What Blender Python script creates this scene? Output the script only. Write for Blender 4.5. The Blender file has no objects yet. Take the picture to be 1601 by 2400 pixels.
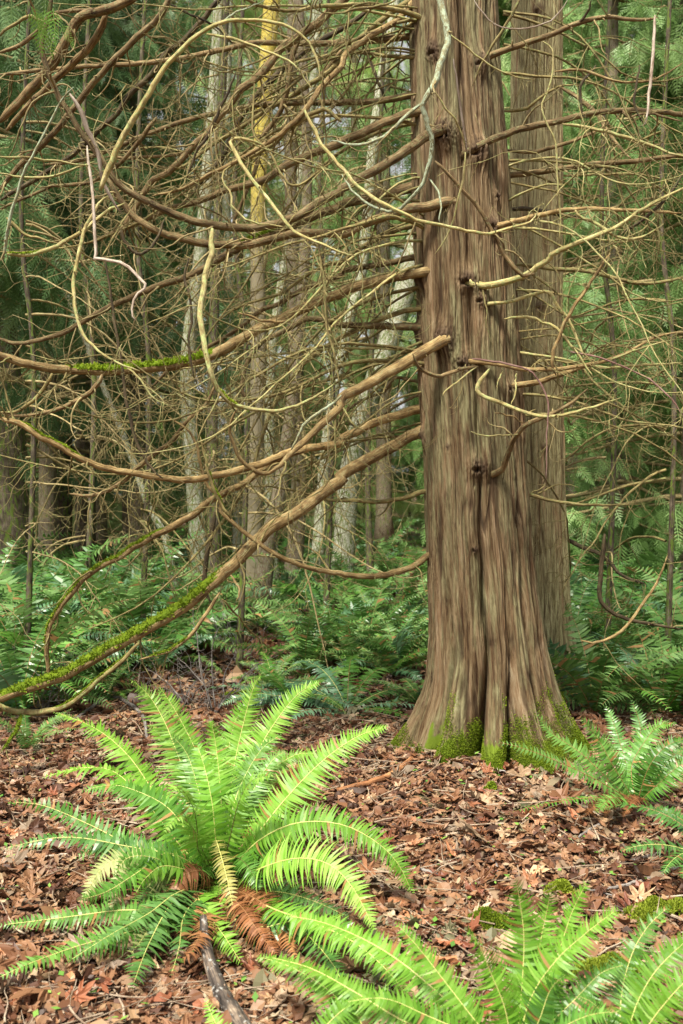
import bpy, math, random
import numpy as np
from math import radians as R, pi
from mathutils import Vector, Matrix

# ------------------------------------------------------------------ camera, sky, sun, exposure
S = bpy.context.scene
COL = S.collection
FPX = 2333.3          # focal length in photo pixels (1601 x 2400)
HOR = 1150.0          # horizon row
CAMZ = 1.5
cd = bpy.data.cameras.new("camera"); cam = bpy.data.objects.new("camera", cd); COL.objects.link(cam)
cam.location = (0, 0, CAMZ); cam.rotation_euler = (R(90), 0, 0)
cd.sensor_fit = 'VERTICAL'; cd.sensor_height = 36; cd.lens = 35
cd.shift_y = -(1200 - HOR) / 2400
cd.clip_start = 0.05; cd.clip_end = 600
cd.dof.use_dof = True; cd.dof.focus_distance = 4.9; cd.dof.aperture_fstop = 4.5
S.camera = cam
w = bpy.data.worlds.new("World"); S.world = w; w.use_nodes = True
nt = w.node_tree; nt.nodes.clear()
sky = nt.nodes.new("ShaderNodeTexSky"); sky.sky_type = 'NISHITA'; sky.sun_disc = False
SUN_EL, SUN_AZ = R(60), R(208)      # behind the camera, a little to the left (azimuth clockwise from +Y)
sky.sun_elevation = SUN_EL; sky.sun_rotation = SUN_AZ; sky.dust_density = 3.0; sky.air_density = 1.0
hs = nt.nodes.new("ShaderNodeHueSaturation"); hs.inputs['Saturation'].default_value = 0.05
bg = nt.nodes.new("ShaderNodeBackground"); bg.inputs[1].default_value = 0.085
out = nt.nodes.new("ShaderNodeOutputWorld")
nt.links.new(sky.outputs[0], hs.inputs['Color']); nt.links.new(hs.outputs[0], bg.inputs[0]); nt.links.new(bg.outputs[0], out.inputs[0])
sl = bpy.data.lights.new("sun", 'SUN'); sun = bpy.data.objects.new("sun", sl); COL.objects.link(sun)
sl.energy = 4.0; sl.angle = R(9); sl.color = (1.0, 0.94, 0.80)
sd = Vector((math.sin(SUN_AZ) * math.cos(SUN_EL), math.cos(SUN_AZ) * math.cos(SUN_EL), math.sin(SUN_EL)))
sun.rotation_euler = sd.to_track_quat('Z', 'Y').to_euler()
S.view_settings.view_transform = 'Standard'; S.view_settings.look = 'None'
S.view_settings.exposure = 1.22; S.view_settings.gamma = 1.0
S.render.engine = 'CYCLES'
cy = S.cycles
cy.max_bounces = 5; cy.diffuse_bounces = 3; cy.glossy_bounces = 2; cy.transmission_bounces = 3; cy.transparent_max_bounces = 4
cy.caustics_reflective = False; cy.caustics_refractive = False; cy.use_denoising = True
cy.sample_clamp_indirect = 4.0

rnd = random.Random(7)
NR = np.random.RandomState(11)

def W(px, py, d):
    """photo pixel and distance -> world point"""
    return np.array([(px - 800.5) / FPX * d, d, CAMZ - (py - HOR) / FPX * d])

def gh(x, y):
    """ground height"""
    x = np.asarray(x, float); y = np.asarray(y, float)
    h = 0.035 * np.sin(x * 1.3 + 0.7) * np.cos(y * 0.9 + 0.3) + 0.02 * np.sin(x * 3.1 + y * 2.3) + 0.012 * np.sin(x * 6.7 - y * 4.1 + 1)
    far = np.clip((y - 9) / 30, 0, 1)
    return h + far * (0.25 * np.sin(x * 0.35 + 1) + 0.3) 

def GP(px, py, lift=0.0):
    """photo pixel -> point on the ground"""
    d = CAMZ * FPX / (py - HOR)
    for _ in range(6):
        x = (px - 800.5) / FPX * d
        d = (CAMZ - float(gh(x, d))) * FPX / (py - HOR)
    x = (px - 800.5) / FPX * d
    return np.array([x, d, float(gh(x, d)) + lift])

# ------------------------------------------------------------------ materials
MATS = {}
def newmat(name):
    m = bpy.data.materials.new(name); m.use_nodes = True; m.node_tree.nodes.clear(); MATS[name] = m
    return m, m.node_tree.nodes, m.node_tree.links

def ramp(n, stops):
    r = n.new("ShaderNodeValToRGB"); e = r.color_ramp.elements
    while len(e) > 1: e.remove(e[0])
    e[0].position = stops[0][0]; e[0].color = (*stops[0][1], 1)
    for p, c in stops[1:]:
        q = e.new(p); q.color = (*c, 1)
    return r

def attr(n, name):
    a = n.new("ShaderNodeAttribute"); a.attribute_name = name; return a

def mixc(n, l, fac, a, b):
    m = n.new("ShaderNodeMix"); m.data_type = 'RGBA'
    for s, v in ((m.inputs[0], fac), (m.inputs[6], a), (m.inputs[7], b)):
        if hasattr(v, 'links') or hasattr(v, 'is_linked'): l.new(v, s)
        elif isinstance(v, (int, float)): s.default_value = v
        else: s.default_value = (*v, 1)
    return m.outputs[2]

def maprange(n, l, v, a, b, c=0.0, d=1.0):
    m = n.new("ShaderNodeMapRange"); l.new(v, m.inputs[0])
    for i, x in enumerate((a, b, c, d)): m.inputs[i + 1].default_value = x
    return m.outputs[0]

def noise(n, l, vec, scale, detail=3, rough=0.55, mapscale=None):
    t = n.new("ShaderNodeTexNoise"); t.inputs['Scale'].default_value = scale
    t.inputs['Detail'].default_value = detail; t.inputs['Roughness'].default_value = rough
    if mapscale:
        mp = n.new("ShaderNodeMapping"); mp.inputs['Scale'].default_value = mapscale
        l.new(vec, mp.inputs[0]); vec = mp.outputs[0]
    l.new(vec, t.inputs['Vector']); return t

def leafmat(name, stops, transl=0.35, rough=0.5, spec=0.35):
    """thin leaf: diffuse + translucent + a little gloss; colour varies with the attribute rnd"""
    m, n, l = newmat(name)
    a = attr(n, "rnd"); r = ramp(n, stops); l.new(a.outputs['Fac'], r.inputs[0])
    oi = n.new("ShaderNodeObjectInfo")
    h = n.new("ShaderNodeHueSaturation"); l.new(r.outputs[0], h.inputs['Color'])
    l.new(maprange(n, l, oi.outputs['Random'], 0, 1, 0.8, 1.2), h.inputs['Value'])
    p = n.new("ShaderNodeBsdfPrincipled"); p.inputs['Roughness'].default_value = rough
    p.inputs['Specular IOR Level'].default_value = spec
    l.new(h.outputs[0], p.inputs['Base Color'])
    t = n.new("ShaderNodeBsdfTranslucent"); l.new(h.outputs[0], t.inputs['Color'])
    mx = n.new("ShaderNodeMixShader"); mx.inputs[0].default_value = transl
    o = n.new("ShaderNodeOutputMaterial")
    l.new(p.outputs[0], mx.inputs[1]); l.new(t.outputs[0], mx.inputs[2]); l.new(mx.outputs[0], o.inputs[0])
    return m

def barkmat(name, stops, scale=14, lichen=None, lichen_amt=0.5, bump=0.8, moss=0.0, stretch=0.18):
    """branch or trunk skin in tube coordinates tc (cos, sin, length)"""
    m, n, l = newmat(name)
    a = attr(n, "tc")
    t1 = noise(n, l, a.outputs['Vector'], scale, 5, 0.65, (1, 1, stretch))
    t2 = noise(n, l, a.outputs['Vector'], 2.2, 3, 0.5, (0.6, 0.6, 1.6))
    ad = n.new("ShaderNodeMath"); ad.operation = 'MULTIPLY_ADD'
    l.new(t1.outputs[0], ad.inputs[0]); ad.inputs[1].default_value = 0.6
    mu = n.new("ShaderNodeMath"); mu.operation = 'MULTIPLY'; l.new(t2.outputs[0], mu.inputs[0]); mu.inputs[1].default_value = 0.4
    l.new(mu.outputs[0], ad.inputs[2])
    st = maprange(n, l, ad.outputs[0], 0.36, 0.64)
    r = ramp(n, stops); l.new(st, r.inputs[0])
    oi = n.new("ShaderNodeObjectInfo")
    h = n.new("ShaderNodeHueSaturation"); l.new(r.outputs[0], h.inputs['Color'])
    l.new(maprange(n, l, oi.outputs['Random'], 0, 1, 0.78, 1.2), h.inputs['Value'])
    c = h.outputs[0]
    if lichen:
        t3 = noise(n, l, a.outputs['Vector'], 5.0, 4, 0.7, (1, 1, 2.2))
        c = mixc(n, l, maprange(n, l, t3.outputs[0], 0.62 - 0.16 * lichen_amt, 0.68 - 0.16 * lichen_amt), c, lichen)
    if name in ('light', 'lichen', 'white', 'olive', 'tan'):
        t6 = noise(n, l, a.outputs['Vector'], 3.4, 5, .75, (.8, .8, 1.5))
        c = mixc(n, l, maprange(n, l, t6.outputs[0], .50, .62, 0, .65), c, {'light': (.15, .11, .045), 'lichen': (.12, .10, .055), 'white': (.20, .15, .11), 'olive': (.10, .07, .03), 'tan': (.12, .075, .035)}[name])
    if name == 'yellowtrunk':
        gg = n.new('ShaderNodeNewGeometry'); sx = n.new('ShaderNodeSeparateXYZ'); l.new(gg.outputs['Position'], sx.inputs[0])
        t5 = noise(n, l, a.outputs['Vector'], 3.5, 4, .7)
        m5 = n.new('ShaderNodeMath'); m5.operation = 'MULTIPLY_ADD'; l.new(t5.outputs[0], m5.inputs[0]); m5.inputs[1].default_value = 4.0; l.new(sx.outputs[2], m5.inputs[2])
        c = mixc(n, l, maprange(n, l, m5.outputs[0], 6.2, 6.9), (.20, .17, .11), c)
    if moss:
        t4 = noise(n, l, a.outputs['Vector'], 2.5, 4, 0.7)
        c = mixc(n, l, maprange(n, l, t4.outputs[0], 0.62 - 0.2 * moss, 0.7 - 0.2 * moss), c, (0.10, 0.15, 0.02))
    p = n.new("ShaderNodeBsdfPrincipled"); p.inputs['Roughness'].default_value = 0.8
    p.inputs['Specular IOR Level'].default_value = 0.25
    l.new(c, p.inputs['Base Color'])
    b = n.new("ShaderNodeBump"); b.inputs['Strength'].default_value = bump; b.inputs['Distance'].default_value = 0.010
    l.new(t1.outputs[0], b.inputs['Height']); l.new(b.outputs[0], p.inputs['Normal'])
    o = n.new("ShaderNodeOutputMaterial"); l.new(p.outputs[0], o.inputs[0])
    return m

barkmat('brown', [(0, (.03, .018, .008)), (.4, (.125, .080, .034)), (.75, (.24, .165, .078)), (1, (.36, .29, .16))], lichen=(.17, .165, .075), lichen_amt=.45)
barkmat('tan', [(0, (.05, .028, .012)), (.3, (.19, .12, .046)), (.65, (.36, .25, .105)), (1, (.52, .42, .22))], lichen=(.28, .25, .12), lichen_amt=.35)
barkmat('olive', [(0, (.06, .045, .015)), (.45, (.21, .16, .06)), (1, (.40, .34, .15))], lichen=(.22, .25, .09), lichen_amt=.5)
barkmat('light', [(0, (.14, .10, .035)), (.4, (.38, .31, .12)), (1, (.56, .50, .26))], lichen=(.34, .38, .15), lichen_amt=.7)
barkmat('lichen', [(0, (.07, .06, .03)), (.4, (.24, .23, .12)), (1, (.38, .37, .22))], lichen=(.36, .43, .30), lichen_amt=1.0)
barkmat('dark', [(0, (.014, .010, .006)), (.45, (.055, .038, .02)), (1, (.13, .10, .055))], lichen=(.10, .11, .04), lichen_amt=.3)
barkmat('white', [(0, (.18, .12, .08)), (.4, (.40, .32, .25)), (1, (.60, .54, .46))])
barkmat('purple', [(0, (.12, .06, .045)), (.5, (.24, .13, .11)), (1, (.42, .30, .25))])
barkmat('bgbranch', [(0, (.07, .05, .022)), (.45, (.26, .195, .085)), (1, (.48, .40, .21))], lichen=(.24, .24, .10), lichen_amt=.4)
barkmat('alder', [(0, (.10, .095, .065)), (.35, (.33, .32, .24)), (1, (.62, .62, .52))], scale=8, lichen=(.18, .20, .09), lichen_amt=.7, moss=.5, stretch=.8)
barkmat('yellowtrunk', [(0, (.20, .15, .03)), (.4, (.40, .31, .045)), (1, (.50, .43, .12))], scale=8, lichen=(.42, .38, .2), lichen_amt=.3, stretch=.8)
barkmat('darktrunk', [(0, (.02, .015, .01)), (.45, (.065, .05, .033)), (1, (.17, .14, .10))], scale=10, moss=.55)
barkmat('redtrunk', [(0, (.05, .035, .022)), (.45, (.14, .10, .065)), (1, (.26, .21, .15))], scale=10, lichen=(.22, .23, .15), lichen_amt=.5, moss=.3)
barkmat('stick', [(0, (.14, .09, .06)), (.45, (.36, .27, .19)), (1, (.56, .47, .36))])
barkmat('greystick', [(0, (.05, .04, .035)), (.45, (.19, .165, .15)), (1, (.36, .33, .30))])
barkmat('charred', [(0, (.012, .01, .009)), (.5, (.07, .055, .045)), (.8, (.2, .15, .11)), (1, (.33, .27, .2))], scale=7, lichen=(.34, .33, .31), lichen_amt=.25)
barkmat('rotten', [(0, (.09, .035, .015)), (.45, (.28, .12, .05)), (1, (.45, .24, .11))])

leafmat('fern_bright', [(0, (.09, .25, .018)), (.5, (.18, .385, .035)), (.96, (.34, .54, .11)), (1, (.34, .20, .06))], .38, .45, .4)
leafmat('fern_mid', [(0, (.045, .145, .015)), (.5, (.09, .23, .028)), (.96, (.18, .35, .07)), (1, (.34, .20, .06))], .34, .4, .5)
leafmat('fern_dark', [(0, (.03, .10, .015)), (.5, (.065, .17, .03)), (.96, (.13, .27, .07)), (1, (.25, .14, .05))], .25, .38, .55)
leafmat('fern_back', [(0, (.04, .10, .02)), (.5, (.11, .22, .05)), (.85, (.21, .36, .12)), (.97, (.36, .48, .28)), (1, (.34, .2, .08))], .35, .5, .28)
leafmat('fern_blue', [(0, (.05, .13, .055)), (.5, (.10, .22, .10)), (1, (.22, .36, .22))], .2, .35, .6)
leafmat('fern_olive', [(0, (.22, .27, .08)), (.5, (.32, .36, .13)), (1, (.42, .44, .2))], .3)
leafmat('fern_dead', [(0, (.13, .048, .018)), (.5, (.25, .10, .038)), (1, (.42, .21, .09))], .3)
leafmat('fern_yellow', [(0, (.24, .22, .05)), (.5, (.34, .32, .09)), (1, (.42, .38, .16))], .35)
leafmat('cedar_dark', [(0, (.03, .07, .025)), (.5, (.08, .155, .05)), (.85, (.17, .28, .11)), (1, (.32, .43, .23))], .3, .5)
leafmat('cedar_teal', [(0, (.06, .13, .035)), (.5, (.155, .28, .075)), (.85, (.30, .45, .16)), (1, (.46, .60, .32))], .35, .5)
leafmat('cedar_haze_tint', [(0, (.22, .32, .09)), (.5, (.38, .52, .17)), (1, (.56, .68, .34))], .4, .5)  # foliage green paled to stand in for misty light farther back
leafmat('litter', [(0, (.05, .022, .012)), (.14, (.09, .036, .019)), (.3, (.15, .062, .029)), (.5, (.23, .108, .052)), (.68, (.31, .165, .085)), (.8, (.22, .165, .115)), (.9, (.38, .23, .12)), (.96, (.48, .36, .24)), (1, (.16, .15, .08))], .12, .55, .4)
leafmat('maple_leaf', [(0, (.14, .045, .025)), (.3, (.28, .10, .05)), (.6, (.42, .19, .09)), (.8, (.30, .22, .16)), (1, (.50, .32, .18))], .12, .5, .45)
leafmat('moss', [(0, (.06, .10, .008)), (.5, (.15, .22, .012)), (1, (.29, .37, .035))], .25, .8, .1)
leafmat('moss_bright', [(0, (.10, .14, .01)), (.5, (.21, .27, .02)), (1, (.36, .42, .06))], .3, .8, .1)
leafmat('herb', [(0, (.09, .22, .04)), (.5, (.17, .36, .06)), (1, (.3, .5, .1))], .35)

def stalkmat(name, col):
    m, n, l = newmat(name)
    p = n.new("ShaderNodeBsdfPrincipled"); p.inputs['Roughness'].default_value = .5
    g = n.new("ShaderNodeNewGeometry")
    t = noise(n, l, g.outputs['Position'], 30, 2)
    l.new(mixc(n, l, t.outputs[0], tuple(c * .7 for c in col), tuple(min(1, c * 1.25) for c in col)), p.inputs['Base Color'])
    o = n.new("ShaderNodeOutputMaterial"); l.new(p.outputs[0], o.inputs[0]); return m
stalkmat('stalk_yellow', (.52, .50, .16)); stalkmat('stalk_brown', (.26, .13, .05)); stalkmat('stalk_dark', (.10, .06, .025))

def trunk_material(name, algae=0.5, gain=1.0):
    m, n, l = newmat(name)
    a = attr(n, "tc"); rg = attr(n, "ridge")
    v = a.outputs['Vector']
    wide = noise(n, l, v, 9.0, 4, 0.6, (1, 1, 0.16))
    fine = noise(n, l, v, 46.0, 6, 0.75, (1, 1, 0.13))
    flake = noise(n, l, v, 26.0, 6, 0.75, (1, 1, 0.3))
    alg = noise(n, l, v, 4.0, 7, 0.72, (1, 1, 0.35))
    r1 = ramp(n, [(0, (.030, .014, .008)), (.25, (.075, .046, .024)), (.5, (.15, .107, .062)), (.75, (.235, .180, .112)), (1, (.36, .31, .21))])
    s1 = n.new("ShaderNodeMath"); s1.operation = 'MULTIPLY_ADD'; l.new(fine.outputs[0], s1.inputs[0]); s1.inputs[1].default_value = .55
    s2 = n.new("ShaderNodeMath"); s2.operation = 'MULTIPLY'; l.new(wide.outputs[0], s2.inputs[0]); s2.inputs[1].default_value = .45
    l.new(s2.outputs[0], s1.inputs[2])
    l.new(maprange(n, l, s1.outputs[0], .37, .63), r1.inputs[0])
    c = mixc(n, l, maprange(n, l, wide.outputs[0], .50, .60, 0, .35), r1.outputs[0], (.16, .078, .045))
    green = ramp(n, [(0, (.055, .048, .025)), (.5, (.17, .155, .085)), (1, (.29, .28, .165))])
    l.new(maprange(n, l, flake.outputs[0], .35, .65), green.inputs[0])
    c = mixc(n, l, maprange(n, l, alg.outputs[0], .55 - .16 * algae, .66 - .16 * algae, 0, .8), c, green.outputs[0])
    c = mixc(n, l, maprange(n, l, flake.outputs[0], .34, .44, .6, 0), c, (.06, .035, .022))
    dark = mixc(n, l, maprange(n, l, rg.outputs['Fac'], .1, .5, .7, 0), c, (.035, .02, .012))  # crevice shade put into the bark colour where the ridge is low
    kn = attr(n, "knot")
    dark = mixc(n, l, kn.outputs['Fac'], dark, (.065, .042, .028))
    ms = attr(n, "mossy")
    mt = noise(n, l, v, 9, 4, .7)
    su = n.new("ShaderNodeMath"); su.operation = 'ADD'; l.new(ms.outputs['Fac'], su.inputs[0]); l.new(mt.outputs[0], su.inputs[1])
    c2 = mixc(n, l, maprange(n, l, su.outputs[0], 1.0, 1.12, 0, .95), dark, (.12, .17, .025))
    p = n.new("ShaderNodeBsdfPrincipled"); p.inputs['Roughness'].default_value = .85; p.inputs['Specular IOR Level'].default_value = .2
    hg = n.new('ShaderNodeHueSaturation'); hg.inputs['Value'].default_value = gain; hg.inputs['Saturation'].default_value = 1.1; l.new(c2, hg.inputs['Color']); c2 = hg.outputs[0]
    l.new(c2, p.inputs['Base Color'])
    b = n.new("ShaderNodeBump"); b.inputs['Strength'].default_value = 1.0; b.inputs['Distance'].default_value = .014
    l.new(s1.outputs[0], b.inputs['Height'])
    b2 = n.new("ShaderNodeBump"); b2.inputs['Strength'].default_value = .5; b2.inputs['Distance'].default_value = .004
    l.new(flake.outputs[0], b2.inputs['Height']); l.new(b.outputs[0], b2.inputs['Normal']); l.new(b2.outputs[0], p.inputs['Normal'])
    o = n.new("ShaderNodeOutputMaterial"); l.new(p.outputs[0], o.inputs[0])
trunk_material('cedar_bark', .52, 0.98); trunk_material('cedar_bark_pale', 1.1, 2.0)

def ground_material():
    m, n, l = newmat('soil')
    g = n.new("ShaderNodeNewGeometry"); v = g.outputs['Position']
    a = noise(n, l, v, 1.2, 5); b_ = noise(n, l, v, 22, 6, .75); c_ = n.new("ShaderNodeTexVoronoi"); c_.inputs['Scale'].default_value = 26
    l.new(v, c_.inputs['Vector'])
    r = ramp(n, [(0, (.022, .013, .009)), (.35, (.07, .036, .022)), (.6, (.15, .075, .04)), (.85, (.25, .14, .075)), (1, (.33, .21, .12))])
    mi = n.new("ShaderNodeMath"); mi.operation = 'MULTIPLY_ADD'; l.new(b_.outputs[0], mi.inputs[0]); mi.inputs[1].default_value = .6
    sp = n.new("ShaderNodeSeparateColor"); l.new(c_.outputs['Color'], sp.inputs[0])
    m2 = n.new("ShaderNodeMath"); m2.operation = 'MULTIPLY'; l.new(sp.outputs[0], m2.inputs[0]); m2.inputs[1].default_value = .4
    l.new(m2.outputs[0], mi.inputs[2]); l.new(maprange(n, l, mi.outputs[0], .2, .8), r.inputs[0])
    col = mixc(n, l, maprange(n, l, a.outputs[0], .56, .64, 0, .7), r.outputs[0], (.05, .08, .02))
    p = n.new("ShaderNodeBsdfPrincipled"); p.inputs['Roughness'].default_value = .9; l.new(col, p.inputs['Base Color'])
    bu = n.new("ShaderNodeBump"); bu.inputs['Strength'].default_value = .8; bu.inputs['Distance'].default_value = .03
    l.new(b_.outputs[0], bu.inputs['Height']); l.new(bu.outputs[0], p.inputs['Normal'])
    o = n.new("ShaderNodeOutputMaterial"); l.new(p.outputs[0], o.inputs[0])
ground_material()

# ------------------------------------------------------------------ mesh helpers
def mesh_np(name, V, Q, mats, attrs=None, smooth=True, midx=None):
    """V (n,3), Q (m,4) or (m,3) -> mesh datablock"""
    V = np.asarray(V, np.float32); Q = np.asarray(Q, np.int32)
    me = bpy.data.meshes.new(name)
    k = Q.shape[1]
    me.vertices.add(len(V)); me.vertices.foreach_set('co', V.ravel())
    me.loops.add(Q.size); me.loops.foreach_set('vertex_index', Q.ravel())
    me.polygons.add(len(Q)); me.polygons.foreach_set('loop_start', np.arange(0, Q.size, k, dtype=np.int32))
    try: me.polygons.foreach_set('loop_total', np.full(len(Q), k, np.int32))
    except Exception: pass
    for mm in mats: me.materials.append(MATS[mm])
    if midx is not None: me.polygons.foreach_set('material_index', np.asarray(midx, np.int32))
    me.polygons.foreach_set('use_smooth', np.full(len(Q), smooth, bool))
    for an, av in (attrs or {}).items():
        av = np.asarray(av, np.float32)
        if av.ndim == 1:
            at = me.attributes.new(an, 'FLOAT', 'POINT'); at.data.foreach_set('value', av)
        else:
            at = me.attributes.new(an, 'FLOAT_VECTOR', 'POINT'); at.data.foreach_set('vector', av.ravel())
    me.update(calc_edges=True)
    return me

def link(name, me, parent=None, loc=None):
    o = bpy.data.objects.new(name, me); COL.objects.link(o)
    if parent is not None: o.parent = parent
    if loc is not None: o.location = loc
    return o

def tag(o, label=None, cat=None, group=None, kind=None):
    if label: o['label'] = label
    if cat: o['category'] = cat
    if group: o['group'] = group
    if kind: o['kind'] = kind
    return o

def thing(name, label, cat, loc=(0, 0, 0), group=None):
    return tag(link(name, None, None, loc), label, cat, group)

def catmull(P, n):
    """resample a polyline (m,k) smoothly to n points"""
    P = np.asarray(P, float)
    if len(P) == 2: return P[0] + (P[1] - P[0]) * np.linspace(0, 1, n)[:, None]
    s = np.concatenate([[0], np.cumsum(np.maximum(np.linalg.norm(np.diff(P[:, :3], axis=0), axis=1), 1e-6) ** .7)]); s /= s[-1]
    X = np.vstack([2 * P[0] - P[1], P, 2 * P[-1] - P[-2]])
    t = np.linspace(0, 1, n); i = np.clip(np.searchsorted(s, t, 'right') - 1, 0, len(P) - 2)
    u = ((t - s[i]) / (s[i + 1] - s[i]))[:, None]
    a, b, c, d = X[i], X[i + 1], X[i + 2], X[i + 3]
    return .5 * (2 * b + (c - a) * u + (2 * a - 5 * b + 4 * c - d) * u ** 2 + (3 * b - a - 3 * c + d) * u ** 3)

def tubes(P, Rr, seg=8, rough=0.0):
    """P (N,n,3) paths, Rr (N,n) radii -> V, Q, tc"""
    P = np.asarray(P, float); N, n, _ = P.shape
    T = np.gradient(P, axis=1); T /= np.maximum(np.linalg.norm(T, axis=2, keepdims=True), 1e-9)
    up = np.tile(np.array([0.13, 0.21, 1.0]), (N, 1))
    bad = np.abs((T[:, 0] * up).sum(1)) > .93
    up[bad] = (1, .2, 0)
    A = np.empty_like(P)
    a = up
    for i in range(n):
        a = a - (a * T[:, i]).sum(1, keepdims=True) * T[:, i]
        a = a / np.maximum(np.linalg.norm(a, axis=1, keepdims=True), 1e-9)
        A[:, i] = a
    B = np.cross(T, A)
    th = np.arange(seg) / seg * 2 * pi
    c, s = np.cos(th), np.sin(th)
    RR = np.repeat(np.asarray(Rr, float)[:, :, None], seg, 2)
    if rough:
        ph = NR.rand(N, 1, 1) * 50
        L_ = np.concatenate([np.zeros((N, 1)), np.cumsum(np.linalg.norm(np.diff(P, axis=1), axis=2), 1)], 1)[:, :, None]
        RR = RR * (1 + rough * (np.sin(L_ * 31 + th * 2 + ph) * .5 + np.sin(L_ * 67 + th * 3 + ph * 2) * .35 + np.sin(L_ * 140 - th + ph) * .3) + rough * .4 * NR.randn(N, n, seg))
    V = P[:, :, None, :] + RR[..., None] * (A[:, :, None, :] * c[None, None, :, None] + B[:, :, None, :] * s[None, None, :, None])
    L = np.concatenate([np.zeros((N, 1)), np.cumsum(np.linalg.norm(np.diff(P, axis=1), axis=2), 1)], 1)
    off = NR.rand(N) * 40
    tc = np.empty((N, n, seg, 3)); rr = np.maximum(np.asarray(Rr).max(1), .012) * 11
    tc[..., 0] = c * rr[:, None, None] + off[:, None, None]; tc[..., 1] = s * rr[:, None, None]; tc[..., 2] = (L + off[:, None])[:, :, None] * 4
    base = (np.arange(N) * n * seg)[:, None, None]
    i = np.arange(n - 1)[None, :, None]; j = np.arange(seg)[None, None, :]; j2 = (j + 1) % seg
    Q = np.stack([base + i * seg + j, base + i * seg + j2, base + (i + 1) * seg + j2, base + (i + 1) * seg + j], -1).reshape(-1, 4)
    # end caps as degenerate-free quads only for even seg
    if seg % 2 == 0:
        caps = []
        for row in (0, n - 1):
            b0 = (np.arange(N) * n * seg + row * seg)
            for k in range(seg // 2 - 1):
                q = np.stack([b0 + k, b0 + k + 1, b0 + seg - 2 - k, b0 + seg - 1 - k], -1)
                caps.append(q if row else q[:, ::-1])
        if caps: Q = np.vstack([Q] + caps)
    return V.reshape(-1, 3), Q, tc.reshape(-1, 3)

def tube_mesh(name, P, Rr, mat, seg=8, rough=0.0):
    V, Q, tc = tubes(P, Rr, seg, rough)
    return mesh_np(name, V, Q, [mat], {'tc': tc})

def rot_to(d, roll):
    """3x3 with z column = d"""
    d = d / np.linalg.norm(d); a = np.array([0, 0, 1.0]) if abs(d[2]) < .95 else np.array([1.0, 0, 0])
    x = np.cross(a, d); x /= np.linalg.norm(x); y = np.cross(d, x)
    return np.stack([x * math.cos(roll) + y * math.sin(roll), -x * math.sin(roll) + y * math.cos(roll), d], 1)

# ------------------------------------------------------------------ twigs: batches of curling dead shoots
def grow(starts, dirs, L, r0, n=14, curl=1.6, sag=.9, jitter=.16, rs=NR):
    """vectorised: starts (N,3), dirs (N,3), L (N), r0 (N) -> P (N,n,3), R (N,n)"""
    N = len(starts); P = np.empty((N, n, 3)); P[:, 0] = starts
    d = dirs / np.linalg.norm(dirs, axis=1, keepdims=True)
    ax = rs.randn(N, 3) * .8; ax /= np.linalg.norm(ax, axis=1, keepdims=True)
    k = (rs.rand(N) * curl)[:, None]
    st = (L / (n - 1))[:, None]
    upturn = rs.rand(N, 1) < .7
    for i in range(1, n):
        t = i / (n - 1)
        g = np.where(t < .5, -sag, np.where(upturn, sag * 1.5, -sag * .3)) * (1.0 / n) * 1.8
        d = d + np.cross(ax, d) * k / n * 1.6 + rs.randn(N, 3) * jitter + np.hstack([np.zeros((N, 2)), g * np.ones((N, 1))])
        d /= np.linalg.norm(d, axis=1, keepdims=True)
        P[:, i] = P[:, i - 1] + d * st
    Rr = r0[:, None] * (1 - .78 * np.linspace(0, 1, n)[None, :])
    return P, Rr

def side_shoots(P, Rr, per, L, rs=NR, down=.2, fwd=.5, rad=.5, t0=.1):
    """start points and directions of shoots along paths P (N,n,3)"""
    N, n, _ = P.shape
    idx = np.repeat(np.arange(N), per); M = len(idx)
    f = t0 + (1 - t0) * rs.rand(M) ** .8; fi = f * (n - 1); i0 = np.clip(fi.astype(int), 0, n - 2); u = (fi - i0)[:, None]
    s = P[idx, i0] * (1 - u) + P[idx, i0 + 1] * u
    T = P[idx, i0 + 1] - P[idx, i0]; T /= np.maximum(np.linalg.norm(T, axis=1, keepdims=True), 1e-9)
    q = rs.randn(M, 3); q -= (q * T).sum(1, keepdims=True) * T; q /= np.linalg.norm(q, axis=1, keepdims=True)
    d = q + fwd * T + np.array([0, 0, -down])
    LL = L * (.35 + rs.rand(M) ** 1.5 * 1.0) * (1.15 - .5 * f)
    r = Rr[idx, i0] * rad
    return s, d, LL, r

def twig_mesh(name, P, Rr, mat, per1, L1, per2=2, L2=.3, rmin=.0014, rmax=.006, rs=NR, down=.2, seg=5, t0=.1):
    s, d, LL, r = side_shoots(P, Rr, per1, L1, rs, down, t0=t0)
    r = np.clip(r, rmin * 1.6, rmax)
    P1, R1 = grow(s, d, LL, r, 14, rs=rs)
    R1 = np.maximum(R1, rmin * .8)
    V, Q, tc = tubes(P1, R1, seg)
    parts = [(V, Q, tc)]
    # snapped-off stubs
    s, d, LL, r = side_shoots(P, Rr, max(2, per1 * 3), .03, rs, 0)
    P3 = np.stack([s, s + d * (LL * .5)[:, None], s + d * LL[:, None] + rs.randn(len(s), 3) * .004], 1)
    R3 = np.clip(r, .0012, .006)[:, None] * np.array([1, .8, .5])
    parts.append(tubes(P3, R3, 4))
    if per2:
        s, d, LL, r = side_shoots(P1, R1, per2, L2, rs, down)
        P2, R2 = grow(s, d, LL, np.clip(r, rmin, rmax * .6), 8, rs=rs)
        R2 = np.maximum(R2, rmin * .6)
        parts.append(tubes(P2, R2, 4))
    o = 0; Vs, Qs, Ts = [], [], []
    for V, Q, tc in parts:
        Vs.append(V); Qs.append(Q + o); Ts.append(tc); o += len(V)
    return mesh_np(name, np.vstack(Vs), np.vstack(Qs), [mat], {'tc': np.vstack(Ts)})

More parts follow.
